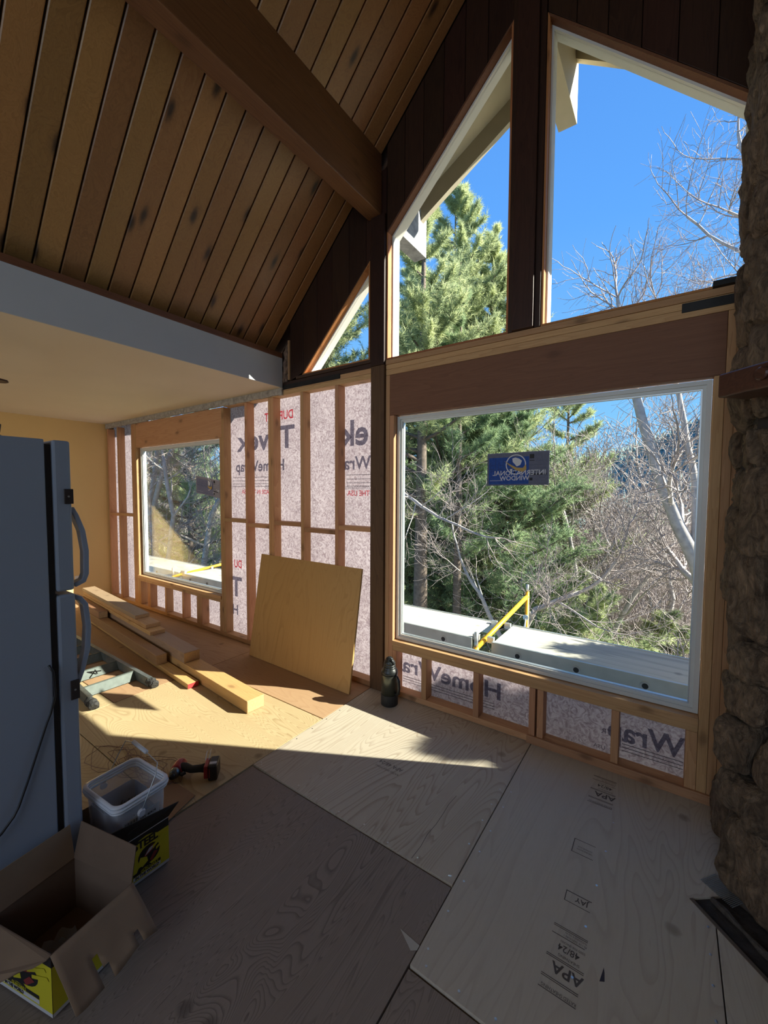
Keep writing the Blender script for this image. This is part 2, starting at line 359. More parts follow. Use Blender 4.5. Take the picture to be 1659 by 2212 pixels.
# studs (x0, x1, z0, z1)
H0, H1 = .043, 2.486
for x0, x1 in ((-6.79,-6.752),(-6.47,-6.432),(-6.04,-6.002),(-6.001,-5.963),(-3.962,-3.924),(-3.563,-3.525),(-3.201,-3.163),(-3.162,-3.125),(-2.758,-2.72),(-2.342,-2.304),(-1.818,-1.781),(.206,.243),(.244,.30)):
    lum('stud', x0, x1, Y0, Y1, H0, H1, fir_z)
lum('stud', -4.001, -3.963, Y0, Y1, H0, 2.169, fir_z); lum('stud', -5.962, -5.902, Y0, Y1, H0, 2.486, fir_z)
lum('stud', -1.780, -1.742, Y0, Y1, H0, 2.179, fir_z); lum('stud', .163, .205, Y0, Y1, H0, 2.179, fir_z)
for x0, x1 in ((-5.90,-5.863),(-5.676,-5.639),(-5.638,-5.601),(-5.227,-5.19),(-4.82,-4.783),(-4.50,-4.463),(-4.462,-4.425),(-4.424,-4.387),(-4.04,-4.002)):
    lum('cripple_stud', x0, x1, Y0, Y1, H0, .362, fir_z)
for x0, x1 in ((-1.741,-1.704),(-1.481,-1.44),(-1.07,-1.03),(-.692,-.654),(-.642,-.604),(-.231,-.192),(.113,.162)):
    lum('cripple_stud', x0, x1, Y0, Y1, H0, .355, fir_z)
lum('rough_sill', -5.90, -4.002, Y0, Y1, .363, .401, fir_x); lum('rough_sill', -5.92, -4.002, Y0-.012, Y1, .402, .440, fir_x)
lum('rough_sill', -1.741, .162, Y0, Y1, .356, .394, fir_x); lum('rough_sill', -1.741, .162, Y0-.006, Y1, .395, .433, fir_x)
# fire blocks
for x0, x1, z in ((-6.75,-6.472,1.225),(-6.43,-6.042,1.232),(-3.922,-3.565,1.264),(-3.523,-3.203,1.227),(-3.123,-2.76,1.269),(-2.718,-2.344,1.225),(-2.302,-1.952,1.269)):
    lum('fire_block', x0, x1, Y0, Y1, z, z+.038, fir_x)
# ragged gypsum strip under the kitchen ceiling
mm = M()
xx = -6.79
while xx < -3.0:
    x2 = xx+random.uniform(.05, .16); mm.box(xx, min(x2, -2.98), Y0-.02, Y0-.001, 2.49+random.uniform(-.006, .004), 2.553); xx = x2
tag(mm.build('torn_drywall_edge', plain('torn_gypsum', (.42, .38, .32), .95, var=.4, sc=30, bump=.8), wf), 'broken strip of old drywall under the ceiling')
# house wrap
hw = M()
def panel(x0, x1, z0, z1, nx, nz):
    vs = []; fs = []
    for j in range(nz+1):
        for i in range(nx+1):
            x = x0+(x1-x0)*i/nx; z = z0+(z1-z0)*j/nz
            vs.append((x, Y1+.004+.006*(noise.noise(Vector((x*4, z*3, 2)))+.5), z))
    for j in range(nz):
        for i in range(nx): a = j*(nx+1)+i; fs.append((a, a+1, a+nx+2, a+nx+1))
    hw.add(vs, fs)
panel(-6.8, -5.88, 0, 2.6, 20, 50); panel(-5.88, -3.99, 0, .40, 36, 10); panel(-3.99, -1.88, 0, 2.62, 44, 50); panel(-1.88, .33, 0, .41, 44, 10)
house_wrap = tag(hw.build('house_wrap', wrap, wf, smooth=True), 'translucent white housewrap sheet glowing from the sun outside')
ty = Y1+.0015; MX = (-1, 0, 0)
def wt(s, x, z, size, mat, bold=.0, xs=1.0): text_mesh(s, size, mat, wf, o=(x, ty, z), ux=MX, bold=bold, xs=xs)
wt('DUPONT', -2.945, 2.29, .118, pr_red, .02, .85); wt('Tyvek', -2.935, 2.017, .30, pr_grey, .025, 1.18)
wt('HomeWrap', -3.072, 1.80, .155, pr_grey, .02, 1.02); wt('MADE IN THE USA', -3.26, 1.565, .062, pr_red, .01, .95)
wt('448 9835', -3.2, 1.62, .05, pr_thin, 0, .9)
wt('Wrap', -2.032, 1.785, .155, pr_grey, .02, 1.0)
wt('THE USA', -2.04, 1.56, .064, pr_red, .01, .95); wt('.com/homewrap', -2.03, 1.615, .05, pr_thin, 0, .9)
wt('ek', -2.052, 1.99, .30, pr_grey, .025, 1.0)
wt('DU', -3.763, .76, .118, pr_red, .02, .8); wt('T', -3.768, .443, .30, pr_grey, .025, 1.1); wt('H', -3.832, .234, .155, pr_grey, .02, 1)
wt('HomeWrap', -.897, .165, .165, pr_grey, .022, 1.12); wt('Wrap', .112, .145, .165, pr_grey, .022, .95); wt('USA', -.265, .055, .035, pr_thin, .01)
wt('R', -.262, .155, .045, pr_thin, .01); wt('H', -6.1, .62, .15, pr_grey, .02, .9); wt('61', -6.12, .17, .13, pr_grey, .015, 1)
for zz in (1.735, 1.70, 1.667, 1.64):
    for xa, xb in ((-3.90, -3.15), (-2.29, -1.96)):
        M().box(xa, xb, ty, ty+.0005, zz, zz+.004).build('printed_rule', pr_thin, wf)
for zz in (.125, .105, .085):
    for xa, xb in ((-1.70, -.95), (-.18, .11)): M().box(xa, xb, ty, ty+.0005, zz, zz+.0035).build('printed_rule', pr_thin, wf)
# gable boards: dark vertical boards between ceiling line and window rake
def ceil_z(x): return 5.22-abs(x+.78)
def rake_z(x): return x+5.37 if x < -.78 else 3.73-x
xs = [-3.0, -2.885, -2.716, -2.548, -2.374, -2.19, -2.017, -1.951]
for a, b in zip(xs[:-1], xs[1:]):
    a += .003
    lo = (lambda x: max(2.607, x+5.375))
    if a < -2.9: continue
    M().prism([(a, lo(a)), (b, lo(b)), (b, ceil_z(b)), (a, ceil_z(a))], Y0+.0, Y1, 'Y').build('gable_board', dark_z, wf, bevel=.003)
xs = [-1.818+.155*i for i in range(7)]; xs[-1] = -.876
for a, b in zip(xs[:-1], xs[1:]):
    M().prism([(a+.003, rake_z(a)), (b, rake_z(b)), (b, ceil_z(b)), (a+.003, ceil_z(a))], Y0, Y1, 'Y').build('gable_board', dark_z, wf, bevel=.003)
xs = [-.679, -.52, -.36, -.2, -.04, .12, .28, .44]
for a, b in zip(xs[:-1], xs[1:]):
    M().prism([(a+.003, rake_z(a)), (b, rake_z(b)), (b, ceil_z(b)), (a+.003, ceil_z(a))], Y0, Y1, 'Y').build('gable_board', dark_z, wf, bevel=.003)
M().prism([(-3.12, 2.57), (-1.90, 2.57), (-1.90, 2.62), (-2.72, 2.622), (-1.96, 3.41), (-1.96, 4.1), (-3.12, 2.9)], Y1+.001, Y1+.012, 'Y').build('sheathing', dark_z, wf)
M().prism([(-1.90, 3.50), (-1.90, ceil_z(-1.9)), (-.78, 5.22), (-.78, 4.62)], Y1+.001, Y1+.012, 'Y').build('sheathing', dark_z, wf)
M().prism([(-.78, 4.54), (-.78, 5.22), (.5, ceil_z(.5)), (.5, 3.26)], Y1+.001, Y1+.012, 'Y').build('sheathing', dark_z, wf)
# plain wall behind the chimney
M().box(.44, 3.4, Y0, Y1, 2.0, 4.5).build('gable_board', dark_z, wf); M().box(.302, .5, Y0, Y1, 0.001, 2.6).build('wall_panel', fir_z, wf); M().box(.502, 3.4, Y0, Y1+.02, 0, 2.6).build('wall_panel', white_p, wf)
# small cavity at the soffit end, with insulation
M().prism([(-3.0, 2.61), (-2.889, 2.61), (-2.889, 3.33), (-3.0, 3.22)], Y1-.02, Y1, 'Y').build('gable_board', dark_z, wf)
lum('nailer', -2.93, -2.905, Y0+.01, Y1-.02, 2.62, 2.98, fir_z)
ins = M()
for i in range(9):
    cx, cz = random.uniform(-2.985, -2.93), random.uniform(2.64, 2.92)
    pts = [(cx+random.uniform(-.015, .015), Y0+.03+random.uniform(-.02, .02), cz+t*.05-.1) for t in range(5)]
    ins.tube(pts, [.008, .018, .022, .017, .006], 7)
tag(ins.build('insulation', plain('old_insulation', (.3, .19, .13), 1, var=.5, sc=40, bump=1), wf, smooth=True), 'crumpled brown insulation in the corner cavity', None, None, 'stuff')

# windows ---------------------------------------------------------
def ring(poly, t, y0, y1, name, mat, parent, label=None):   # frame ring of width t around the inside of a convex polygon (CCW in x,z)
    P = [Vector(p) for p in poly]; k = len(P); inner = []
    for i in range(k):
        a, b, c = P[i-1], P[i], P[(i+1) % k]
        d1 = (b-a).normalized(); d2 = (c-b).normalized(); n1 = Vector((-d1.y, d1.x)); n2 = Vector((-d2.y, d2.x))
        m = (n1+n2); m = m/m.dot(n1); inner.append(b+m*t)
    for i in range(k):
        j = (i+1) % k
        mt_ = mat
        if isinstance(mat, tuple): mt_ = mat[0] if abs((P[j]-P[i]).x) < .01 or abs((P[j]-P[i]).y) < .01 else mat[1]
        o = M().prism([P[i], P[j], inner[j], inner[i]], y0, y1, 'Y').build(name, mt_, parent)
        if label: o['label'] = label
    return [tuple(p) for p in inner]
shaded_rv = wood('reveal_pine_shaded', (.17, .07, .032), (.09, .035, .018), 'X', knots=.4)  # darker copy of the reveal pine, shade on the rakes put into its colour
def window(n, poly, kind):
    wd = thing(f'window_{n}', (0, 0, 0), None, None, None, 'structure')
    if kind == 'vinyl':
        a = ring(poly, .022, Y0+.045, Y1+.02, 'frame_rail', vinyl, wd)
        b = ring(a, .016, Y0+.056, Y1+.01, 'sash_rail', vinyl, wd)
        M().prism(b, Y0+.068, Y0+.072, 'Y').build('pane', glass, wd); M().prism(b, Y0+.084, Y0+.088, 'Y').build('pane', glass, wd)
        ring(b, .006, Y0+.066, Y0+.09, 'glazing_bead', galv, wd)
    else:
        a = ring(poly, .012, Y0, Y0+.055, 'reveal_trim', (orange_z, orange_z if n == 3 else shaded_rv), wd, 'orange-brown pine reveal')
        b = ring(a, .012, Y0+.055, Y1+.05, 'window_stop', vinyl_w, wd, 'white painted outer stop')
        M().prism(b, Y0+.075, Y0+.079, 'Y').build('pane', glass, wd)
    return wd
w1 = window(1, [(-1.738, .437), (.160, .437), (.160, 2.172), (-1.738, 2.172)], 'vinyl'); w1['label'] = 'large white-framed picture window over the scaffold'
w2 = window(2, [(-5.885, .444), (-4.006, .444), (-4.006, 2.162), (-5.885, 2.162)], 'vinyl'); w2['label'] = 'white-framed window in the kitchen part of the wall'
w3 = window(3, [(-2.735, 2.634), (-1.975, 2.634), (-1.975, 3.394)], 'fixed'); w3['label'] = 'small triangular window left of the tall post'
w4 = window(4, [(-1.816, 2.605), (-.878, 2.605), (-.878, 4.49), (-1.816, 3.552)], 'fixed'); w4['label'] = 'upper window between the two dark posts'
w5 = window(5, [(-.677, 2.605), (.32, 2.605), (.32, 3.408), (-.677, 4.405)], 'fixed'); w5['label'] = 'upper window beside the stone chimney'
lum('post_trim', -1.972, -1.951, Y0, Y1, 2.634, 3.41, dark_z)
# paper stickers on the glass
def sticker(parent, o, ux, uy, wd, ht, curl, label, faded=False):
    O, X, Y = Vector(o), Vector(ux).normalized(), Vector(uy).normalized(); Nn = Vector((0, -1, 0))
    mst = mk_wrap('sticker_back', (.19, .20, .26) if not faded else (.34, .31, .33), (.22, .23, .30) if not faded else (.38, .35, .37), .45)
    mbl = mk_wrap('sticker_blue', (.06, .13, .48) if not faded else (.26, .26, .36), (.08, .17, .55) if not faded else (.28, .28, .38), .45)
    def P(a, b, d=0): # a,b in 0..1
        return O+X*a*wd+Y*b*ht+Nn*(curl*(1-a)**2+d)
    def patch(a0, a1, b0, b1, d, mat, nm='sticker_print'):
        m_ = M(); q = 8; vs = []; fs = []
        for i in range(q+1):
            t = a0+(a1-a0)*i/q; vs += [P(t, b0, d), P(t, b1, d)]
        for i in range(q): fs.append((2*i, 2*i+2, 2*i+3, 2*i+1))
        return m_.add(vs, fs).build(nm, mat, root)
    root = M()
    vs = []; fs = []; q = 8
    for i in range(q+1): vs += [P(i/q, 0), P(i/q, 1), P(i/q, 1, -.0012), P(i/q, 0, -.0012)]
    for i in range(q): fs += [(4*i, 4*i+4, 4*i+5, 4*i+1), (4*i+2, 4*i+6, 4*i+7, 4*i+3)]
    root = root.add(vs, fs).build('sticker', mst, parent); root['label'] = label
    patch(.03, .69, .04, .86, .0006, mbl)
    blk = plain('sticker_black', (.01, .01, .012), .6); wh = plain('sticker_white', (.75, .75, .78), .6); gd = plain('sticker_gold', (.55, .36, .1), .6); th = plain('sticker_line', (.05, .07, .16), .7)
    for a0, a1, b0, b1, mt in ((.70,.96,.30,.345,blk),(.70,.75,.14,.22,blk),(.70,.77,.79,.92,blk),(.70,.775,.725,.745,blk),(.79,.96,.72,.725,th),(.70,.96,.60,.605,th),(.70,.96,.5,.505,th),(.70,.96,.42,.425,th),(.14,.145,.45,.8,th),(.27,.275,.45,.8,th),(.41,.415,.45,.8,th),(.03,.69,.44,.445,th),(.03,.69,.11,.115,th)):
        patch(a0, a1, b0, b1, .0012, mt)
    for i in range(4):
        a = .04+.135*i; patch(a, a+.08, .5, .515, .0012, th); patch(a+.03, a+.09, .62, .63, .0012, th); patch(a+.02, a+.025, .5, .72, .0012, th)
    # globe
    c0 = P(.48, .63, .0014); g = M(); R = .066*wd/.4
    for i in range(28):
        t0, t1 = 2*PI*i/28, 2*PI*(i+1)/28
        g.add([c0+X*R*math.cos(t0)+Y*R*math.sin(t0), c0+X*R*math.cos(t1)+Y*R*math.sin(t1), c0+X*R*.9*math.cos(t1)+Y*R*.9*math.sin(t1), c0+X*R*.9*math.cos(t0)+Y*R*.9*math.sin(t0)], [(0,1,2,3)])
    land = [(-.35,.6),(-.05,.7),(.35,.55),(.6,.35),(.45,-.05),(.1,-.2),(-.1,.05),(-.3,.25)]
    g.add([c0+X*R*a+Y*R*b for a, b in land], [tuple(range(8))]); g.add([c0+X*R*a+Y*R*b for a, b in ((-.6,-.45),(-.3,-.4),(-.45,-.8))], [(0,1,2)])
    g.build('sticker_print', wh, root)
    sw = [(-1.15,.4),(-.5,0),(.1,-.3),(.7,-.35),(1.0,0),(1.05,-.5),(.7,-.75),(0,-.55),(-.6,-.1)]
    M().add([c0+X*R*a+Y*R*b+Nn*.0006 for a, b in sw], [tuple(range(9))]).build('sticker_print', gd, root)
    Pm = P(.965, .30, .002); text_mesh('INTERNATIONAL', .044*wd/.4, wh, root, 'lettering', o=P(.955, .31, .0018), ux=tuple(-X), uy=tuple(Y), bold=.012, xs=1.0)
    text_mesh('WINDOW', .042*wd/.4, wh, root, 'lettering', o=P(.70, .155, .0018), ux=tuple(-X), uy=tuple(Y), bold=.012, xs=.98)
    patch(.05, .27, .15, .16, .0012, wh)
sticker(w1, (-1.02, 2.684, 1.64), (1, 0, .012), (0, 0, 1), .40, .215, 0.0, 'blue and grey paper window sticker with mirrored lettering')
sticker(w2, (-4.49, 2.684, 1.57), (.97, 0, -.16), (.0, 0, 1), .40, .20, .05, 'faded grey window sticker peeling at one side', True)

# walls, floor, ceilings -------------------------------------------
tag(M().box(-6.9, -6.8, -3.6, 2.72, -.05, 2.7).build('wall_left', yellow_p), 'yellow painted end wall of the kitchen', None, None, 'structure')
wb = M(); wb.box(-6.9, -5.4, -3.7, -3.6, -.05, 5.3); wb.box(-5.4, -3.8, -3.7, -3.6, -.05, .95); wb.box(-5.4, -3.8, -3.7, -3.6, 2.05, 5.3); wb.box(-3.8, -2.2, -3.7, -3.6, -.05, 5.3)
wb.box(-2.2, 1.2, -3.7, -3.6, -.05, 1.0); wb.box(-2.2, 1.2, -3.7, -3.6, 3.6, 5.3); wb.box(1.2, 3.5, -3.7, -3.6, -.05, 5.3)
tag(wb.build('wall_back', white_p), 'off-white rear wall with two window openings', None, None, 'structure')
tag(M().box(3.4, 3.5, -3.6, 2.72, -.05, 2.6).build('wall_right', white_p), 'off-white side wall beyond the fireplace', None, None, 'structure')
ol = thing('outlet', (-6.799, 2.205, .33), 'white outlet plate low on the yellow kitchen wall', 'outlet')
M().box(0, .006, -.035, .035, -.057, .057).build('plate', vinyl, ol, bevel=.002)
for dz in (-.02, .02): M().box(.006, .009, -.016, .016, dz-.013, dz+.013).build('socket', vinyl, ol)

fl = tag(M().box(-6.9, 3.5, -3.6, 2.72, -.12, -.022).build('floor', plain('subfloor', (.1, .06, .04), .9)), 'plywood subfloor of new and weathered sheets', None, None, 'structure')
def sheet(x0, x1, y0, y1, top, mat, poly=None):
    m_ = M()
    if poly: m_.prism(poly, -.022, top, 'Z')
    else: m_.box(x0+.0018, x1-.0018, y0+.0018, y1-.0018, -.022, top)
    return m_.build('plywood_sheet', mat, fl, bevel=.0012)
sheet(-1.945, -.67, 1.46, 2.62, 0, ply_new); sheet(-1.945, -.0, 2.622, 2.72, -.001, ply_new)
# right sheets, cut diagonally at the hearth
sheet(0, 0, 0, 0, 0, ply_new2, [(-.667, 1.123), (.193, 1.118), (.193, 1.885), (.118, 1.952), (.25, 2.06), (.25, 2.62), (-.667, 2.62)])
sheet(0, 0, 0, 0, 0, ply_new2, [(.197, .2), (1.4, .2), (1.4, .68), (.197, 1.882)])
sheet(-.41, .193, -.1, 1.115, -.001, ply_new2)
sheet(-1.945, -.672, .24, 1.457, -.007, ply_old); sheet(-1.945, -.672, -1.2, .238, -.007, ply_old); sheet(-.67, -.413, -.1, 1.117, -.008, ply_old)
sheet(-3.38, -1.95, 1.0, 2.05, -.004, ply_mid); sheet(-3.38, -1.95, -.2, .998, -.006, ply_mid); sheet(-3.38, -1.95, 2.053, 2.72, -.003, ply_kit)
sheet(-5.0, -3.383, 1.3, 2.72, -.004, ply_kit); sheet(-5.0, -3.383, -.2, 1.298, -.005, ply_mid); sheet(-6.8, -5.003, 1.2, 2.72, -.006, ply_kit); sheet(-6.8, -5.003, -.2, 1.197, -.006, ply_kit)
sheet(-6.8, -1.95, -3.6, -.203, -.006, ply_kit); sheet(-1.947, 3.4, -3.6, -1.203, -.007, ply_old); sheet(-.41, 3.4, -1.2, -.103, -.007, ply_old); sheet(.197, 3.4, -.1, .197, -.002, ply_new2)
M().prism([(.252, 2.06), (.252, 2.62), (3.4, 2.62), (3.4, .2), (1.402, .2), (1.402, .68)], -.022, -.012, 'Z').build('plywood_sheet', ply_old, fl)
tag(M().prism([(-.757, 1.204), (-.672, 1.196), (-.672, 1.178), (-.69, 1.165)], -.0068, -.0055, 'Z').build('filler_patch', plain('pale_filler', (.42, .39, .33), .8), fl), 'pale triangular patch')
sc = M()
def screw(x, y, z=0.0): sc.lathe([(.0045, 0), (.0045, .0007), (.001, .0009)], 8, (x, y, z))
for i in range(9):
    yy = 1.2+i*.155; screw(-.64, yy+.02*math.sin(i*3)); 
    if yy > 1.47: screw(-.695, yy+.03*math.sin(i*5))
for i in range(9): screw(-1.9+i*.15, 1.485+.01*math.sin(i*4)); 
for i in range(7): screw(-.62+i*.12, 1.15); screw(.17, 1.2+.11*i); screw(-.22+.01*i, 1.2+.2*i)
for i in range(8): screw(-1.92, 1.5+.14*i)
tag(sc.build('screw_heads', screw_m, fl), 'small bright screw heads along the sheet edges', None, None, 'stuff')
tag(M().prism([(-.135, 1.44), (-.121, 1.448), (-.124, 1.475), (-.128, 1.492), (-.131, 1.47)], 0, .0006, 'Z').build('knot_hole', plain('pitch', (.02, .008, .01), .6), fl), 'dark pitch pocket')
cr = M(); pts = [(-.87+.004*math.sin(i*2.3), 1.47+.075*i) for i in range(7)]
for a, b in zip(pts[:-1], pts[1:]): cr.add([(a[0]-.0012, a[1], .0004), (a[0]+.0012, a[1], .0004), (b[0]+.0012, b[1], .0004), (b[0]-.0012, b[1], .0004)], [(0,1,2,3)])
cr.build('surface_crack', ink, fl)
# stamps, read from the far side
def st(s, x, y, size, xs=1.0, bold=0): text_mesh(s, size, ink, fl, 'stamp', o=(x, y, .0005), ux=(-1, 0, 0), uy=(0, -1, 0), bold=bold, xs=xs)
def rule(x0, x1, y, t=.0022): M().box(x0, x1, y, y+t, 0, .0005).build('stamp', ink, fl)
for oy, s_ in ((1.30, 1.0), (2.27, .92)):
    st('RATED SHEATHING', -.185, oy+.03, .015, .8); rule(-.298, -.185, oy+.015); rule(-.298, -.185, oy+.052); rule(-.298, -.185, oy+.058)
    st('APA', -.178, oy+.115, .052, 1.0, .02); rule(-.298, -.18, oy+.125); rule(-.298, -.18, oy+.131); st('SHEATHING', -.195, oy+.15, .014, .9)
    st('48/24', -.2, oy+.185, .034, .9, .01); st('SIZED FOR SPACING', -.185, oy+.2, .011, .8); rule(-.298, -.19, oy+.212)
    st('PS 1-19  EXPOSURE 1', -.185, oy+.226, .011, .75); st('THICKNESS 0.703 IN', -.185, oy+.238, .010, .8); rule(-.298, -.185, oy+.242); rule(-.298, -.185, oy+.248)
st('JAY', -.205, 1.698, .03, 1.0, .02)
for a, b, c, d in ((-.285,-.195,1.662,1.664),(-.285,-.195,1.708,1.711),(-.287,-.284,1.662,1.711),(-.305,-.22,1.915,1.917),(-.305,-.22,1.995,1.997),(-.307,-.304,1.915,1.997)): M().box(a, b, c, d, 0, .0005).build('stamp', ink, fl)
st('THIS SIDE DOWN', -.225, 1.945, .010, .8); st('EXTERIOR GLUE', -.228, 1.96, .010, .8)
st('APA 48/24', -1.20, 1.93, .04, .9); st('RATED SHEATHING', -1.2, 1.88, .02, .9)

# pine plank ceiling, left slope (boards run up the slope)
ce = tag(M().prism([(-3.2, 2.80+.035), (-.78, 5.22+.035), (3.5, .94+.035), (3.5, 1.1), (-.78, 5.38), (-3.2, 2.96)], -3.6, 3.2, 'Y').build('ceiling', backing), 'steep pine plank ceiling', None, None, 'structure')
def slope_board(y0, y1, side=-1):
    t = .03; g = .0045; c_ = .005
    def P(x, y, d): # d = distance above visible face
        return (x, y, ceil_z(x)+d)
    xa, xb = (-3.125, -.785)
    m_ = M(); pr = [(y0+g, .034), (y0+g, .006), (y0+g+c_, 0), (y1-g-c_, 0), (y1-g, .006), (y1-g, .034)]
    vs = [P(xa, y, d) for y, d in pr]+[P(xb, y, d) for y, d in pr]; k = 6
    m_.add(vs, [tuple(range(k))[::-1], tuple(range(k, 2*k))]+[(i, (i+1) % k, k+(i+1) % k, k+i) for i in range(k)])
    return m_.build('board', board_m, ce)
yy = .70-.1305*5
while yy < 2.60:
    slope_board(yy, min(yy+.1305, 2.62)); yy += .1305
M().prism([(-3.125, 2.875), (-.78, 5.22), (-.78, 5.25), (-3.125, 2.905)], -3.6, .046, 'Y').build('board', board_m, ce)
M().prism([(-.775, 5.215), (3.4, 1.04), (3.4, 1.07), (-.775, 5.245)], -3.6, 2.62, 'Y').build('board', board_m, ce)
# kitchen ceiling and its grey face
tag(M().box(-6.85, -2.99, -3.6, 2.63, 2.554, 2.6).build('ceiling', plaster), 'low cream plaster ceiling over the kitchen', None, None, 'structure')
tag(M().box(-3.06, -2.98, -3.6, 2.61, 2.5545, 2.822).build('wall_soffit', soffit_p), 'grey painted drop face below the plank ceiling', None, None, 'structure')
tag(M().box(-3.12, -2.976, -3.6, 2.61, 2.823, 2.868).build('trim_1', trim_y, bevel=.004), 'thin stained wood trim above the grey drop face', None, None, 'structure')
M().box(-6.9, -3.1, -3.6, 3.0, 2.75, 2.8).build('roof_slab', cream)['kind'] = 'structure'

# posts and beams
p1 = thing('timber_post', (-1.884, 2.66, 0), 'tall dark post between the studs and the picture window', 'post')
def LB(x0, x1, y0, y1, z0, z1, o): return M().box(x0-o[0], x1-o[0], y0-o[1], y1-o[1], z0-o[2], z1-o[2])
LB(-1.949, -1.820, 2.60, 2.72, 0, 2.57, (-1.884, 2.66, 0)).build('lower_post', wood('post_lower', (.15, .075, .036), (.07, .032, .016), 'Z', knots=.4), p1, bevel=.004)
LB(-1.949, -1.820, 2.595, 2.72, 2.571, 3.689, (-1.884, 2.66, 0)).build('upper_post', dark_z, p1, bevel=.004)
LB(-1.949, -1.820, 2.62, 2.72, 3.69, 4.02, (-1.884, 2.66, 0)).build('post_cap', dark_z, p1)
p2 = thing('timber_post', (-.778, 2.66, 2.604), 'dark post dividing the two tall upper windows', 'post')
LB(-.845, -.715, 2.585, 2.73, 2.604, 5.16, (-.778, 2.66, 2.604)).build('post_core', dark_z, p2, bevel=.004)
LB(-.876, -.846, 2.61, 2.72, 2.604, 5.1, (-.778, 2.66, 2.604)).build('post_trim', dark_z, p2, bevel=.003); LB(-.714, -.680, 2.61, 2.72, 2.604, 5.1, (-.778, 2.66, 2.604)).build('post_trim', dark_z, p2, bevel=.003)
bo = (-1.924, 2.62, 3.69)
bm = thing('purlin_beam', bo, 'heavy brown beam crossing the plank ceiling to the dark post', 'beam')
LB(-1.985, -1.862, -3.5, 2.618, 3.69, 3.985, bo).build('lower_timber', beam_y, bm, bevel=.006)
M().prism([(-1.985-bo[0], .297), (-1.864-bo[0], .297), (-1.864-bo[0], ceil_z(-1.864)-bo[2]-.002), (-1.985-bo[0], ceil_z(-1.985)-bo[2]-.002)], -6.1, -.003, 'Y').build('upper_timber', beam_y, bm, bevel=.003)

# roof overhang outside ---------------------------------------------
ro = thing('roof_overhang', (-.78, 2.75, 5.22), 'cream roof overhang with rake boards seen through the upper windows', 'roof')
def prow(x): return 3.62-abs(x+.78)*.385
for sgn in (-1, 1):
    xs_ = [-.78+sgn*d for d in (0, .45, .9, 1.35, 1.8)]
    for a, b in zip(xs_[:-1], xs_[1:]):
        def q(x, y, dz): return (x+.78, y-2.75, ceil_z(x)+dz-5.22)
        M().hexa([q(a, 2.75, 0), q(b, 2.75, 0), q(b, prow(b)+.12, 0), q(a, prow(a)+.12, 0), q(a, 2.75, .06), q(b, 2.75, .06), q(b, prow(b)+.12, .06), q(a, prow(a)+.12, .06)]).build('soffit_board', cream, ro)
    a, b = xs_[0], xs_[-1]
    M().hexa([q(a, prow(a), -.18), q(b, prow(b), -.18), q(b, prow(b)+.045, -.18), q(a, prow(a)+.045, -.18), q(a, prow(a), -.001), q(b, prow(b), -.001), q(b, prow(b)+.045, -.001), q(a, prow(a)+.045, -.001)]).build('rake_board', cream, ro)
out = plain('grey_weathered_paint', (.42, .43, .45), .8, var=.35, sc=18)
M().box(-1.985+.78, -1.862+.78, 2.74-2.75, 3.31-2.75, 3.69-5.22, 4.06-5.22).build('outrigger', out, ro, bevel=.004)
M().box(-.85+.78, -.71+.78, 2.74-2.75, 3.70-2.75, 4.555-5.22, 5.1-5.22).build('outrigger', cream, ro, bevel=.004)
M().box(.30+.78, .42+.78, 2.74-2.75, 3.31-2.75, 3.69-5.22, 4.0-5.22).build('outrigger', cream, ro, bevel=.004)

# ================================================================== THINGS INSIDE
ANG = math.atan2(-.086, 1)     # lumber points a little toward the camera side
lb = Matrix.Rotation(ANG, 4, 'Z')
def board_lum(name, xe, ye, z0, wd, th, L, mat, label, cat='lumber', endmat=None, cut=0):
    # (xe,ye) = near right end corner; the piece runs to -x
    o = thing(name, (xe, ye, z0), label, cat, 'lumber stacked on the kitchen floor'); o.rotation_euler = (0, 0, ANG)
    m_ = M().box(-L, 0, 0, wd, 0, th)
    if cut: m_.v[1] = (cut, 0, 0); m_.v[5] = (cut, 0, th)
    b = m_.build('timber', mat, o, bevel=.003)
    if endmat: M().box(.0005, .002, .001, wd-.001, .001, th-.001).build('painted_end', endmat, o)['label'] = 'red painted end'
    else: M().box(.0003, .0012, .003, wd-.003, .003, th-.003).build('end_grain', plain('end_grain', (.55, .34, .16), .9, var=.2, sc=90), o)
    return o
board_lum('timber_beam', -2.432, 1.781, 0, .14, .089, 3.7, lum_x, 'long thick yellow timber on the floor, nearest end of the stack')
board_lum('timber_beam', -3.421, 1.866, .0895, .14, .089, 2.9, lum_grey, 'thick timber lying on top of the longest yellow one')
board_lum('stud_board', -3.128, 1.732, 0, .089, .038, 2.9, lum_x, 'flat stud with a red painted end beside the thick timber', endmat=red_paint)
board_lum('timber_beam', -3.688, 1.762, .0385, .089, .089, 2.4, wood('brown_lumber', (.34, .19, .09), (.22, .11, .05), 'X', knots=.4), 'brown square timber lying on the red-ended stud')
board_lum('timber_beam', -5.29, 1.905, .128, .089, .075, 1.2, wood('brown_lumber_b', (.28, .15, .08), (.18, .09, .045), 'X', knots=.4), 'short brown timber farthest back, on the brown square timber')
board_lum('plank', -4.10, 1.905, .179, .14, .038, 2.2, lum_x, 'lowest of three flat boards on top of the stack')
board_lum('plank', -4.23, 1.925, .2175, .14, .038, 2.1, lum_x, 'middle of three flat boards on top of the stack')
board_lum('plank', -4.51, 1.95, .256, .14, .038, 1.85, lum_grey, 'grey topmost flat board of the stack')

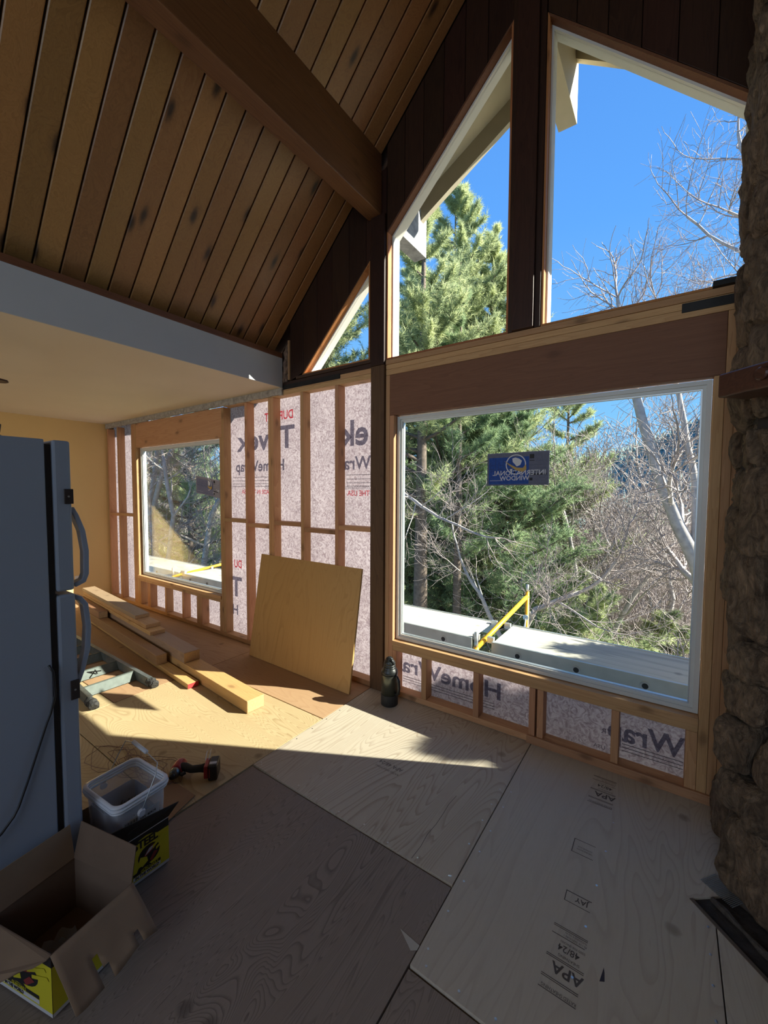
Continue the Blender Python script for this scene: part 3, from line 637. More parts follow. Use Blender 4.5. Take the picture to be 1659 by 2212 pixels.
# plywood panel leaning on the studs
lp = thing('plywood_panel', (-3.305, 2.452, 0), 'square plywood panel leaning against the open studs', 'plywood')
th_ = math.atan2(.155, .97)
m_ = M().box(0, 1.292, 0, .017, 0, .985)
m_.xf(Matrix.Rotation(-.028, 4, 'Z') @ Matrix.Rotation(-th_, 4, 'X'))
lpo = m_.build('sheet', ply_lean, lp, bevel=.001)

# water bottle
bt = thing('water_bottle', (-1.68, 2.49, 0), 'black insulated jug with handle standing by the dark post', 'bottle')
body_m = plain('bottle_steel', (.10, .105, .085), .28, .7, var=.05, sc=90)
bk = plain('bottle_black', (.012, .014, .014), .35)
M().lathe([(.001, .002), (.060, 0), (.064, .004), (.064, .08), (.062, .083), (.001, .083)], 32).build('rubber_boot', rubber, bt, True)
M().lathe([(.061, .083), (.061, .235), (.056, .25), (.001, .25)], 32).build('body', body_m, bt, True)
M().lathe([(.0625, .232), (.063, .245), (.060, .262), (.050, .275), (.046, .285), (.046, .29), (.001, .29)], 32).build('shoulder', bk, bt, True)
M().lathe([(.043, .288), (.045, .292), (.045, .302), (.042, .304), (.042, .308), (.044, .311), (.043, .32), (.034, .335), (.028, .34), (.026, .35), (.012, .36), (.001, .361)], 28).build('lid', bk, bt, True)
M().tube([(.0, -.01, .352), (.03, -.012, .345), (.045, -.012, .315)], [.008, .009, .006], 8).build('lid_loop', bk, bt, True)
M().tube([(.055, -.01, .232), (.078, -.016, .228), (.094, -.02, .205), (.096, -.02, .15), (.092, -.02, .11), (.072, -.014, .095), (.056, -.01, .1)], [.009, .011, .012, .012, .012, .011, .009], 12).build('handle', bk, bt, True)

# ladder lying flat
la = thing('step_ladder', (-3.4, 1.4, 0), 'aluminium step ladder lying on the floor beside the lumber', 'ladder')
def rail(xa, ya, xb, yb, nm='rail'):
    d = (Vector((xb, yb, 0))-Vector((xa, ya, 0))).normalized(); nn = Vector((-d.y, d.x, 0))*.012; L = []
    m_ = M()
    o = Vector((-3.4, 1.4, 0)); a = Vector((xa, ya, 0))-o; b = Vector((xb, yb, 0))-o
    for s0, s1, z0, z1 in ((-1, -.7, .0, .075), (-1, 1.6, .072, .076), (-1, 1.6, .0, .004)):
        m_.hexa([a+nn*s0+Vector((0,0,z0)), b+nn*s0+Vector((0,0,z0)), b+nn*s1+Vector((0,0,z0)), a+nn*s1+Vector((0,0,z0)), a+nn*s0+Vector((0,0,z1)), b+nn*s0+Vector((0,0,z1)), b+nn*s1+Vector((0,0,z1)), a+nn*s1+Vector((0,0,z1))])
    return m_.build(nm, alu_d, la)
rail(-5.9, 1.60, -3.42, 1.575); rail(-5.9, 1.32, -3.45, 1.17)
for i, x in enumerate((-3.62, -3.96, -4.30, -4.64, -4.98, -5.32, -5.66)):
    ya = 1.17+(.15)*((-3.45-x)/2.45)+.008; yb = 1.575+.025*((-3.42-x)/2.48)-.008
    m_ = M(); ox, oy = 3.4, -1.4; t_ = .032
    m_.hexa([(x+ox-.005, ya+oy, .012), (x+ox+.0, ya+oy, .006), (x+ox+.0, yb+oy, .006), (x+ox-.005, yb+oy, .012), (x+ox-.055, ya+oy, .066), (x+ox-.05, ya+oy, .072), (x+ox-.05, yb+oy, .072), (x+ox-.055, yb+oy, .066)])
    m_.box(x+ox-.055, x+ox-.045, ya+oy, yb+oy, .05, .072); m_.build('step', alu_s, la)
def foot(x, y):
    m_ = M(); n_ = 9
    pts = [(x+3.4-.04+.013*i, y-1.4+.004*math.sin(i*2), .04-.001*i*i*.3) for i in range(n_)]
    m_.tube(pts, [.028+.007*((i*37) % 5)/5 for i in range(n_)], 10)
    m_.v = [tuple(Vector(v)+Vector((random.uniform(-.004, .004), random.uniform(-.004, .004), 0 if v[2] < .01 else random.uniform(-.004, .004)))) for v in m_.v]
    m_.v = [(a, b, max(c, .001)) for a, b, c in m_.v]; return m_.build('rubber_foot', plain('worn_rubber', (.04, .038, .035), .85, var=.6, sc=60, bump=1), la)
foot(-3.42, 1.59); foot(-3.44, 1.17)
lc = M()
for a, b in (((-4.15, 1.25), (-4.0, 1.4)), ((-4.0, 1.4), (-3.9, 1.38)), ((-4.05, 1.28), (-3.93, 1.42))): lc.tube([(a[0]+3.4, a[1]-1.4, .05), (b[0]+3.4, b[1]-1.4, .055)], .005, 6)
lc.build('spreader', steel, la)

# fridge, its handles face the window wall
FX = -1.85
fo = (-2.2, .2, 0)
fr = thing('refrigerator', fo, 'tall blue-grey top-freezer refrigerator seen from the side', 'refrigerator')
M().box(-2.55-fo[0], FX-fo[0], -.2-fo[1], .512-fo[1], .03, 1.781).build('cabinet', fridge_m, fr, bevel=.004)
M().box(-2.53-fo[0], FX-.018-fo[0], .5125-fo[1], .534-fo[1], .08, 1.765).build('gasket', fridge_d, fr)
fz = M().box(-2.55-fo[0], FX-fo[0], .535-fo[1], .590-fo[1], 1.218, 1.781).build('freezer_door', fridge_m, fr, bevel=.008)
ldr = M().box(-2.55-fo[0], FX-fo[0], .535-fo[1], .592-fo[1], .09, 1.204).build('lower_door', fridge_m, fr, bevel=.008)
M().box(-2.53-fo[0], FX-.02-fo[0], -.15-fo[1], .55-fo[1], 0, .08).build('kick_plate', fridge_d, fr)
def handle(zs, ys, door):
    m_ = M(); pts = list(zip(ys, zs)); vs = []; x0, x1 = FX-.055-fo[0], FX-.012-fo[0]
    k = len(pts)
    for i, (y, z) in enumerate(pts):
        a = Vector(pts[max(i-1, 0)]); b = Vector(pts[min(i+1, k-1)]); d = (b-a).normalized(); nx = Vector((-d.y, d.x))*.009
        for x in (x0, x1):
            vs += [(x, y+nx.x-fo[1], z+nx.y), (x, y-nx.x-fo[1], z-nx.y)]
    fs = []
    for i in range(k-1):
        A, B = 4*i, 4*i+4; fs += [(A, A+1, B+1, B), (A+2, B+2, B+3, A+3), (A, B, B+2, A+2), (A+1, A+3, B+3, B+1)]
    fs += [(0, 2, 3, 1), (4*k-4, 4*k-3, 4*k-1, 4*k-2)]
    m_.add(vs, fs); return m_.build('handle', handle_m, door, bevel=.003)
handle([1.53, 1.50, 1.44, 1.36, 1.27, 1.245, 1.232], [.592, .606, .626, .636, .634, .625, .594], fz)
handle([1.188, 1.178, 1.15, 1.06, .97, .90, .845], [.594, .610, .628, .636, .630, .612, .592], ldr)
for z0, z1 in ((1.546, 1.602), (.795, .870)):
    dd_ = fz if z0 > 1.2 else ldr
    q = M().box(FX-fo[0]-.001, FX-fo[0]+.006, .565-fo[1], .594-fo[1], z0, z1); tag(q.build('handle_bracket', brown_pl, dd_, bevel=.002), 'dark brown bracket plate')
    M().lathe([(.004, 0), (.003, .002)], 10).xf(Matrix.Translation((FX-fo[0]+.006, .579-fo[1], (z0+z1)/2)) @ Matrix.Rotation(PI/2, 4, 'Y')).build('screw', screw_m, dd_)
cable = M().tube([(-1.842, .45, 1.783), (-1.84, .50, 1.77)], .003, 6)
cb = M().tube([(-1.843, .500, .955), (-1.843, .512, .928), (-1.843, .516, .839), (-1.842, .50, .775), (-1.842, .488, .745), (-1.841, .46, .66), (-1.84, .43, .568), (-1.838, .40, .485), (-1.835, .385, .46), (-1.83, .351, .425), (-1.82, .30, .40), (-1.815, .2, .37)], .0042, 8)
tag(cb.build('power_cord', black_p, None, True), 'black cord hanging down the side of the refrigerator', 'cord')
# lantern and tray on the fridge
tr = thing('tray', (-2.2, .45, 1.7815), 'thin dark tray on top of the refrigerator', 'tray')
M().box(-.14, .14, -.12, .045, 0, .010).build('tray_plate', steel, tr, bevel=.003)
M().box(-.10, .12, -.10, .03, .010, .014).build('tray_rim', steel, tr)
ln = thing('lantern', (-2.2, .44, 1.796), 'small dark lantern with a ring on top of the refrigerator', 'lantern')
M().lathe([(.04, 0), (.045, .01), (.03, .02), (.001, .02)], 16).build('lantern_base', steel, ln)
M().lathe([(.022, .02), (.03, .03), (.034, .06), (.03, .064), (.001, .07)], 16).build('lantern_body', steel, ln)
M().tube([(.0+.016*math.sin(t), .016*math.sin(t)*.3, .086-.016*math.cos(t)) for t in [2*PI*i/16 for i in range(17)]], .0022, 6, False).build('ring', steel, ln)
# ceiling fan over the kitchen, one blade reaches into view
fn = thing('ceiling_fan', (-3.62, .23, 2.554), 'dark ceiling fan hanging from the low kitchen ceiling', 'fan')
M().lathe([(.001, -.32), (.07, -.31), (.09, -.27), (.09, -.22), (.03, -.2), (.014, -.19), (.014, -.03), (.06, -.02), (.065, 0)], 24).build('motor', steel, fn, True)
for i in range(5):
    a = 1.468+2*PI*i/5; m_ = M(); L0, L1 = .1, .585; wv = .055
    poly = [(L0, -.02), (L0+.08, -wv), (L1-.05, -wv-.008), (L1-.01, -wv*.6), (L1, 0), (L1-.01, wv*.6), (L1-.05, wv+.008), (L0+.08, wv), (L0, .02)]
    m_.prism(poly, -.262, -.252, 'Z'); m_.xf(Matrix.Rotation(a, 4, 'Z') @ Matrix.Rotation(.0, 4, 'X')); m_.build('blade', dark_x, fn)

# cardboard boxes --------------------------------------------------
def quad(m_, P, t=.003, mi=0):     # thin card from 4 corner points
    a, b, c, d = [Vector(p) for p in P]; nn = (b-a).cross(d-a).normalized()*t
    m_.hexa([a, b, c, d, a+nn, b+nn, c+nn, d+nn], mi); return m_
def lerp(a, b, t): return Vector(a)+(Vector(b)-Vector(a))*t
class Face:   # a flat printed face: u along, v up
    def __init__(s, o, u, v): s.o, s.u, s.v = Vector(o), Vector(u), Vector(v); s.n = s.u.cross(s.v).normalized()
    def p(s, a, b, d=0): return s.o+s.u*a+s.v*b+s.n*d
    def poly(s, pts, mat, parent, d=.0006, nm='print'):
        return M().add([s.p(a, b, d) for a, b in pts], [tuple(range(len(pts)))]).build(nm, mat, parent)
    def rect(s, a0, a1, b0, b1, mat, parent, d=.0006): return s.poly([(a0, b0), (a1, b0), (a1, b1), (a0, b1)], mat, parent, d)
    def text(s, t, a, b, size, mat, parent, xs=1, bold=.03, shear=0, d=.0014):
        return text_mesh(t, size, mat, parent, 'lettering', o=s.p(a, b, d), ux=tuple(s.u.normalized()), uy=tuple(s.v.normalized()), bold=bold, xs=xs, shear=shear)
def print_face(F, W, Hh, par, sh=0):   # yellow face, black top band, emblem and words
    nrm_ = F.n.copy(); F.rect(0, 1, .0, .06, wht_card, par); F.rect(0, 1, .06, .80, yel_card, par); F.rect(0, 1, .80, .97, blk_card, par); F.rect(0, 1, .97, 1, wht_card, par)
    F = Face(F.o+F.u*sh, F.u*(1-sh), F.v) if sh else F; F.n = nrm_; W = W*(1-sh)
    F.poly([(.22, .80), (.35, .875), (.5, .895), (.62, .87), (.75, .80)], yel_card, par, .001)
    F.text('STEEL', .22, .70, Hh*.22, blk_card, par, xs=W*.62/(Hh*.22*3.0), bold=.05)
    # round emblem: black disc with red, white and yellow strokes, arrows flying right
    c = (.55, .47); disc = [(c[0]+.24*math.cos(t)*1.0, c[1]+.20*math.sin(t)) for t in [2*PI*i/20 for i in range(20)]]
    F.poly(disc, blk_card, par, .0010)
    F.poly([(.40, .42), (.50, .56), (.62, .62), (.74, .60), (.66, .52), (.52, .47)], red_card, par, .0016)
    F.poly([(.45, .47), (.55, .585), (.66, .60), (.60, .53)], wht_card, par, .0020)
    F.poly([(.36, .50), (.30, .36), (.40, .28), (.52, .34), (.50, .44)], yel_card, par, .0018)
    F.poly([(.62, .52), (.93, .69), (.90, .74), (.64, .60)], yel_card, par, .0022); F.poly([(.70, .46), (.97, .57), (.94, .62), (.70, .52)], yel_card, par, .0022)
    F.poly([(.60, .28), (.74, .42), (.66, .46), (.56, .34)], red_card, par, .0020)
    F.poly([(.32, .30), (.26, .20), (.45, .24), (.60, .22), (.52, .30)], blk_card, par, .0012)
    F.rect(.20, .80, .165, .225, blk_card, par, .0010); F.text('GUN NAILS', .36, .172, Hh*.075, yel_card, par, xs=.9, bold=.02, d=.0018)
    F.rect(.20, .80, .085, .155, wht_card, par, .0010); F.text('IN THE WORLD', .24, .096, Hh*.08, blk_card, par, xs=.82, bold=.04, d=.0018)

# box 1 (nearest): corners at the floor
P0 = Vector((-1.478, .380, 0)); ax = Vector((-.18, .983, 0)).normalized(); ay = Vector((-.96, -.26, 0)).normalized()
LW, LD, HB = .25, .30, .20
P1 = P0+ax*LW; P3 = P0+ay*LD; P2 = P1+ay*LD; Z = Vector((0, 0, HB))
b1 = thing('cardboard_box', tuple(P0), 'open yellow and black cardboard box of nails beside the refrigerator, nearest', 'box', 'nail boxes by the refrigerator')
o0 = P0.copy()
L_ = lambda p: Vector(p)-o0
m_ = M(); quad(m_, [L_(P0), L_(P3), L_(P3+Z), L_(P0+Z)], .003); m_.build('side_panel', kraft_in, b1)
m_ = M(); quad(m_, [L_(P0), L_(P1), L_(P1+Z), L_(P0+Z)], -.003); m_.build('side_panel', kraft_in, b1)
m_ = M(); quad(m_, [L_(P1), L_(P2), L_(P2+Z), L_(P1+Z)], .003); m_.build('side_panel', kraft_in, b1)
m_ = M(); quad(m_, [L_(P3), L_(P2), L_(P2+Z), L_(P3+Z)], -.003); m_.build('side_panel', kraft_in, b1)
m_ = M(); quad(m_, [L_(P0), L_(P1), L_(P2), L_(P3)], .003); m_.build('bottom_panel', kraft_in, b1)
up = Vector((0, 0, .125))
m_ = M(); quad(m_, [L_(P3+Z), L_(P2+Z), L_(P2+Z+up+ay*.02), L_(P3+Z+up+ay*.02)], .003); m_.build('flap', kraft, b1)
m_ = M(); quad(m_, [L_(P2+Z), L_(P1+Z), L_(P1+Z+up*.98+ax*.02), L_(P2+Z+up*.98+ax*.03)], .003); m_.build('flap', kraft_in, b1)
# near left flap, folded out with a ragged edge
no = -ax
pts = []
A, B = P0+Z, P3+Z
for i in range(13):
    t = i/12; pts.append(A+(B-A)*(.0+t*1.0)+no*(.012+.12*min(1, t*2.2)*(1-.25*t))+Vector((0, 0, -.045*min(1, t*2)+.006*math.sin(i*4.1))))
vs = [L_(A), L_(B)]+[L_(p) for p in pts[::-1]]
k_ = len(vs); m_ = M(); m_.add([v for v in vs]+[v+Vector((0, 0, -.003)) for v in vs], [tuple(range(k_)), tuple(range(k_, 2*k_))[::-1]]+[(i, k_+i, k_+(i+1) % k_, (i+1) % k_) for i in range(k_)])
m_.build('flap', kraft, b1)
# near right flap, torn, hanging out over the floor
no = Vector((ax.y, -ax.x, 0)).normalized()
A, B = P0+Z, P1+Z; q = 16; rows = []
for j in range(9):
    s = j/8; row = []
    for i in range(q+1):
        t = i/q; dn = .155*s
        row.append(A+(B-A)*(t*1.02-.01)+no*(dn*.80)+Vector((0, 0, -dn*.78-.010*math.sin(t*6)*s+.004*math.sin(t*13+s*4)*s)))
    rows.append(row)
vs = [L_(p) for row in rows for p in row]; fs = []
for j in range(8):
    for i in range(q):
        if j > 3 and 5 <= i <= 5+(j-4)//2: continue            # torn slot
        if j > 5 and i == 12: continue
        a = j*(q+1)+i; fs.append((a, a+1, a+q+2, a+q+1))
m_ = M().add(vs, fs); fo_ = m_.build('flap', kraft, b1, True); tag(fo_, 'torn crumpled flap hanging out')
sd = fo_.modifiers.new('thick', 'SOLIDIFY'); sd.thickness = .003
F = Face(L_(P3)+(-ax)*.0005, P0-P3, Z); F.n = -ax; print_face(F, LD, HB, b1)
F = Face(L_(P0)+no*.0008, P1-P0, Z); F.n = no
F.rect(0, 1, 0, .06, wht_card, b1); F.rect(0, 1, .06, .8, yel_card, b1); F.rect(0, 1, .8, 1, blk_card, b1)
# nails inside box 1
nl = M()
for i in range(34):
    a = P0+ax*(.03+.0055*i)+ay*.04; nl.tube([L_(a+Vector((0, 0, .015))), L_(a+ay*.11+Vector((0, 0, .035)))], .0016, 5)
tag(nl.xf(Matrix.Translation(o0)).build('nail_strip', steel), 'dark collated strip of nails lying inside the nearest cardboard box', 'nails')
sf = M(); vs = []; fs = []
for i in range(9):
    for j in range(9): vs.append(P0+ax*(.05+.014*i)+ay*(.09+.014*j)+Vector((0, 0, .05+.014*math.sin(i*1.9+j)+.01*math.sin(j*2.7))))
for i in range(8):
    for j in range(8): a = i*9+j; fs.append((a, a+1, a+10, a+9))
tag(sf.add(vs, fs).build('plastic_bag', mk_clear('bag_film', (.4, .5, .6), .35, .08), None, True), 'crumpled clear plastic bag inside the nearest cardboard box', 'bag')

# box 2 behind it, the bucket stands in it
Bx0, Bx1, By0, By1 = -2.06, -1.722, .612, .856
b2 = thing('cardboard_box', (Bx1, By1, 0), 'yellow and black cardboard box printed STEEL, holding the clear bucket', 'box', 'nail boxes by the refrigerator')
OO = Vector((Bx1, By1, 0)); T_ = .003
for (x0, x1, y0, y1, nm) in ((Bx1-T_, Bx1, By0, By1, 's'), (Bx0, Bx0+T_, By0, By1, 's'), (Bx0+T_, Bx1-T_, By1-T_, By1, 's'), (Bx0+T_, Bx1-T_, By0, By0+T_, 's')):
    M().box(x0-OO.x, x1-OO.x, y0-OO.y, y1-OO.y, 0, .2).build('side_panel', kraft, b2)
M().box(Bx0-OO.x, Bx1-OO.x, By0-OO.y, By1-OO.y, 0, .003).build('bottom_panel', kraft, b2)
m_ = M(); quad(m_, [(0, By0-OO.y, .2), (0, 0, .2), (.065, .012, .288), (.01, By0-OO.y-.01, .288)], .003); m_.build('flap', blk_card, b2)
m_ = M(); quad(m_, [(-.03, By0-OO.y, .2), (Bx0-OO.x, By0-OO.y, .2), (Bx0-OO.x, By0-OO.y-.03, .28), (-.10, By0-OO.y-.03, .28)], .003); m_.build('flap', blk_card, b2)
F = Face((0.0005, By0-OO.y, 0), (0, By1-By0, 0), (0, 0, .2)); print_face(F, By1-By0, .2, b2, .26)
Ff = Face((0.004, By0-OO.y, .2), (.0, By1-By0, 0), (.05, 0, .088)); Ff.n = Vector((.087, 0, -.05)).normalized()
for i, v in enumerate((.3, .42, .54, .66)): Ff.rect(.3, .62+.05*(i % 2), v, v+.04, plain('grey_fine_print', (.1, .1, .1), .7), b2, -.0045)

# bucket
bk_ = thing('plastic_bucket', (-1.89, .765, .0035), 'clear rectangular plastic bucket with wire handle standing in the yellow box', 'bucket')
def rr(w, d, r_, n=5):
    out_ = []
    for cx, cy, a0 in ((w-r_, d-r_, 0), (-w+r_, d-r_, PI/2), (-w+r_, -d+r_, PI), (w-r_, -d+r_, 1.5*PI)):
        for i in range(n+1): a = a0+PI/2*i/n; out_.append((cx+r_*math.cos(a), cy+r_*math.sin(a)))
    return out_
def loft(levels, name, mat, parent, xf=None, capb=True, smooth=True, capt=False):
    m_ = M(); vs = []; k = None
    for w_, d_, r_, z in levels:
        p = rr(w_, d_, r_); k = len(p); vs += [(a, b, z) for a, b in p]
    fs = [(j*k+i, j*k+(i+1) % k, (j+1)*k+(i+1) % k, (j+1)*k+i) for j in range(len(levels)-1) for i in range(k)]
    if capb: fs.append(tuple(range(k))[::-1])
    if capt: fs.append(tuple(range((len(levels)-1)*k, len(levels)*k)))
    m_.add(vs, fs)
    if xf: m_.xf(xf)
    return m_.build(name, mat, parent, smooth)
RB = Matrix.Rotation(.08, 4, 'Z')
bw = loft([(.115, .095, .03, 0), (.128, .105, .032, .30)], 'wall', bucket_m, bk_, RB); sd = bw.modifiers.new('t', 'SOLIDIFY'); sd.thickness = .002
for z, ex in ((.300, .008), (.313, .012), (.326, .010)):
    loft([(.130, .107, .033, z), (.130+ex, .107+ex, .036, z+.002), (.130+ex, .107+ex, .036, z+.008), (.130, .107, .033, z+.010), (.127, .104, .033, z+.010), (.127, .104, .033, z), (.130, .107, .033, z)], 'rim', bucket_rim, bk_, RB, capb=False)
hp = [(.0, -.12), (0.01, -.125)]
ears = [RB @ Vector((.15, -.02, .27)), RB @ Vector((-.15, -.02, .27))]
hd = [ears[0], Vector((.158, .0, .30)), Vector((.155, .05, .40)), Vector((.13, .07, .43)), Vector((.04, .065, .447)), Vector((-.06, .06, .455)), Vector((-.13, .055, .44)), Vector((-.15, .03, .38)), ears[1]]
bh_ = M().tube(hd, .0022, 8).build('bail_handle', galv, bk_, True)
M().tube([Vector((.045, .0655, .4465)), Vector((-.065, .0603, .4555))], .0085, 12).build('grip', bucket_rim, bh_, True)
for e_ in ears: M().lathe([(.014, -.006), (.016, 0), (.012, .008)], 14).xf(Matrix.Translation(e_) @ Matrix.Rotation(PI/2, 4, 'Y')).build('ear', bucket_rim, bk_)
Fb = Face(RB @ Vector((.1285, -.085, .20)), RB @ Vector((0, .15, 0)), (.004, 0, .055)); Fb.n = RB @ Vector((1, 0, 0))
Fb.rect(0, 1, 0, 1, wht_card, bk_); 
for i in range(14): Fb.rect(.06+.025*i, .06+.025*i+(.008 if i % 3 else .016), .12, .88, blk_card, bk_, .0012)
Fb.text('HW 40414', .46, .45, .016, blk_card, bk_, xs=.9, bold=.02)
# inner tub with nails
it = thing('plastic_tub', (-1.955, .765, .008), 'smaller blue-grey plastic tub sitting inside the clear bucket', 'tub')
t2 = loft([(.058, .085, .02, 0), (.066, .092, .022, .235)], 'tub_wall', mk_clear('tub_plastic', (.33, .40, .52), .8), it, RB); sd = t2.modifiers.new('t', 'SOLIDIFY'); sd.thickness = .002
nn_ = M()
for i in range(60):
    p = Vector((random.uniform(-.045, .045), random.uniform(-.07, .07), random.uniform(.15, .165))); d = Vector((random.uniform(-1, 1), random.uniform(-1, 1), random.uniform(-.3, .3))).normalized()*.025
    nn_.tube([p-d, p+d], .0016, 5)
nn_.lathe([(.05, .0), (.05, .15), (.001, .152)], 12)
tag(nn_.xf(Matrix.Translation((-1.955, .765, .012))).build('loose_nails', rubber), 'pile of dark loose nails in the smaller tub', 'nails', None, 'stuff')

# flat cardboard piece on the floor
cp = M().prism([(-2.30, 1.13), (-2.22, 1.115), (-1.985, 1.128), (-1.93, .95), (-1.96, .89), (-2.28, .93)], .0, .004, 'Z')
tag(cp.build('cardboard_sheet', plain('brown_card', (.27, .165, .09), .9)), 'flat brown cardboard piece on the floor behind the bucket', 'cardboard')

# impact driver lying on its side
dr = thing('impact_driver', (-2.12, 1.2, 0), 'red and black cordless impact driver lying on the plywood', 'power tool')
DO = Vector((-2.12, 1.2, 0))
def D(p): return Vector(p)-DO
rear, nose = Vector((-2.245, 1.205, .038)), Vector((-2.188, 1.118, .030))
dv = (nose-rear)
m_ = M().tube([D(rear+dv*t) for t in (-.08, 0, .1, .35, .6, .72, .75)], [.012, .027, .032, .034, .033, .030, .004], 16); m_.build('motor_housing', red_pl, dr, True)
M().tube([D(rear+dv*t) for t in (.70, .74, .88, 1.0, 1.02)], [.028, .029, .028, .021, .006], 16).build('gear_nose', plain('dark_chrome', (.16, .18, .19), .3, .7), dr, True)
M().tube([D(rear+dv*t) for t in (1.0, 1.03, 1.15, 1.17)], [.017, .018, .014, .004], 14).build('bit_collar', black_p, dr, True)
g0 = rear+dv*.42; 
M().tube([D(g0+Vector((.0, .0, .004))), D(g0+Vector((.035, .018, .008))), D((-2.135, 1.195, .045)), D((-2.10, 1.23, .045)), D((-2.085, 1.245, .045))], [.024, .022, .019, .020, .024], 14).build('grip', rubber, dr, True)
M().tube([D((-2.175, 1.150, .03)), D((-2.158, 1.152, .03)), D((-2.15, 1.17, .034))], [.008, .010, .008], 10).build('trigger', black_p, dr, True)
RD = Matrix.Rotation(math.radians(46), 4, 'Z')
def rbox(x0, x1, y0, y1, z0, z1, nm, mat, bev=.005): return M().box(x0, x1, y0, y1, z0, z1).xf(Matrix.Translation(D((-2.055, 1.262, 0))) @ RD).build(nm, mat, dr, bevel=bev)
rbox(-.030, -.008, -.040, .040, .012, .082, 'base_clamp', red_pl); rbox(-.007, .042, -.046, .046, .0005, .088, 'battery', black_p, .008)
rbox(-.002, .036, -.030, -.010, .0882, .0892, 'battery_label', plain('label_white', (.5, .5, .5), .6), 0); rbox(-.0, .004, -.047, .047, .02, .07, 'battery_stripe', red_pl, .001)
hk = [(-.03, .01, .088), (-.03, .03, .10), (-.03, .055, .112), (-.01, .06, .118), (-.008, .03, .112), (-.012, .01, .09)]
M().tube([(Matrix.Translation(D((-2.055, 1.262, 0))) @ RD) @ Vector(p) for p in hk], .0022, 6).build('belt_hook', galv, dr)
# thin wire tangle on the floor near the ladder foot
wt_ = M()
for j in range(4):
    pts = []; cx, cy = -2.75+.12*j, 1.0+.04*j
    for i in range(30):
        a = i*.5+j; pts.append((cx+(.14+.05*math.sin(i*.7+j))*math.cos(a)*1.2+.004*i, cy+(.07+.04*math.sin(i*.9))*math.sin(a), .003+.004*abs(math.sin(i*1.3))))
    wt_.tube(pts, .0016, 5)
tag(wt_.build('wire_tangle', plain('brown_wire', (.16, .08, .05), .6)), 'tangle of thin brown wire on the floor beside the refrigerator', 'wire')

# ================================================================== stone fireplace
fp = thing('fireplace', (.6, 2.2, 0), 'rough brown moss-rock chimney rising along the right side', 'fireplace')
FO = Vector((.6, 2.2, 0)); CX, CY = .228, 2.09
cpts = [(CX-.6+.04, .40), (CX-.6+.04, CY+.02-2.2), (CX+1.0-.6+.02, CY-1.0-2.2+.06), (1.4, CY-1.0-2.2+.06), (1.4, .40)]
M().add([(a, b, 0) for a, b in cpts]+[(a, b, ceil_z(a+.6)-.02) for a, b in cpts], [(0,1,2,3,4)[::-1], (5,6,7,8,9)]+[(i, (i+1) % 5, 5+(i+1) % 5, 5+i) for i in range(5)]).build('mortar_core', mortar, fp)
import bmesh
_b = {}
def ico(sub):
    if sub not in _b:
        bm_ = bmesh.new(); bmesh.ops.create_icosphere(bm_, subdivisions=sub, radius=1); bm_.verts.ensure_lookup_table()
        _b[sub] = ([v.co.copy() for v in bm_.verts], [tuple(v.index for v in f_.verts) for f_ in bm_.faces]); bm_.free()
    return _b[sub]
def stone(c, ax_, hw_, hd_, hh, seed, sub=4):
    V, Fc = ico(sub); ax_ = Vector(ax_).normalized(); nx = Vector((-ax_.y, ax_.x, 0)); sv = Vector((seed*7.3, seed*3.1, seed*1.7)); vs = []
    tilt = random.uniform(-.25, .25)
    for v in V:
        p = Vector([math.copysign(abs(q)**.6, q) for q in v])
        p = Vector((p.x*hw_, p.y*hd_, p.z*hh))
        q = p*6+sv; d = noise.fractal(Vector((q.x, q.y, q.z*.5)), .8, 2.1, 5)*.026-.020*noise.ridged_multi_fractal(Vector((q.x*1.1, q.y*1.1, q.z*.45)), .8, 2.2, 4, 1, 2)+.014
        st_ = noise.noise(Vector((p.x*26+p.z*6*tilt+sv.x, p.y*26, p.z*3+sv.z)))*.009 + noise.noise(p*38+sv)*.005
        nrm = v.normalized(); p = p+nrm*(d+st_)
        p = Vector((p.x+tilt*p.z*.3, p.y, p.z))
        vs.append(Vector(c)+ax_*p.x+nx*p.y+Vector((0, 0, p.z))-FO)
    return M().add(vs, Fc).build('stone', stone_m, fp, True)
sd_ = 0
d45 = (1, -1, 0)
z = .0
while z < 4.1:      # front diagonal face
    h = random.uniform(.16, .40); s = -.02+random.uniform(-.02, .02)
    while s < .75:
        wd = random.uniform(.12, .30)
        c = Vector((CX, CY, 0))+Vector(d45).normalized()*(s+wd/2)+Vector((.02, .02, 0)); hh = h*random.uniform(.85, 1.05)
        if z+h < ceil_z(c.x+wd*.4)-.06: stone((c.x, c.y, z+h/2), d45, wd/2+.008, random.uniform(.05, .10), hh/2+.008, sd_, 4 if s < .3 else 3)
        sd_ += 1; s += wd
    z += h*.97
z = 0
while z < 4.1:      # return toward the window wall
    h = random.uniform(.14, .38); s = 0.02
    while s < .44 and z+h < 4.08:
        wd = min(random.uniform(.12, .24), .49-s)
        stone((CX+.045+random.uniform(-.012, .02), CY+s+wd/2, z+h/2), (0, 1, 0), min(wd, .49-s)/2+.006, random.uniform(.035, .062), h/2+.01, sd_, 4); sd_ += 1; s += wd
    z += h*.97
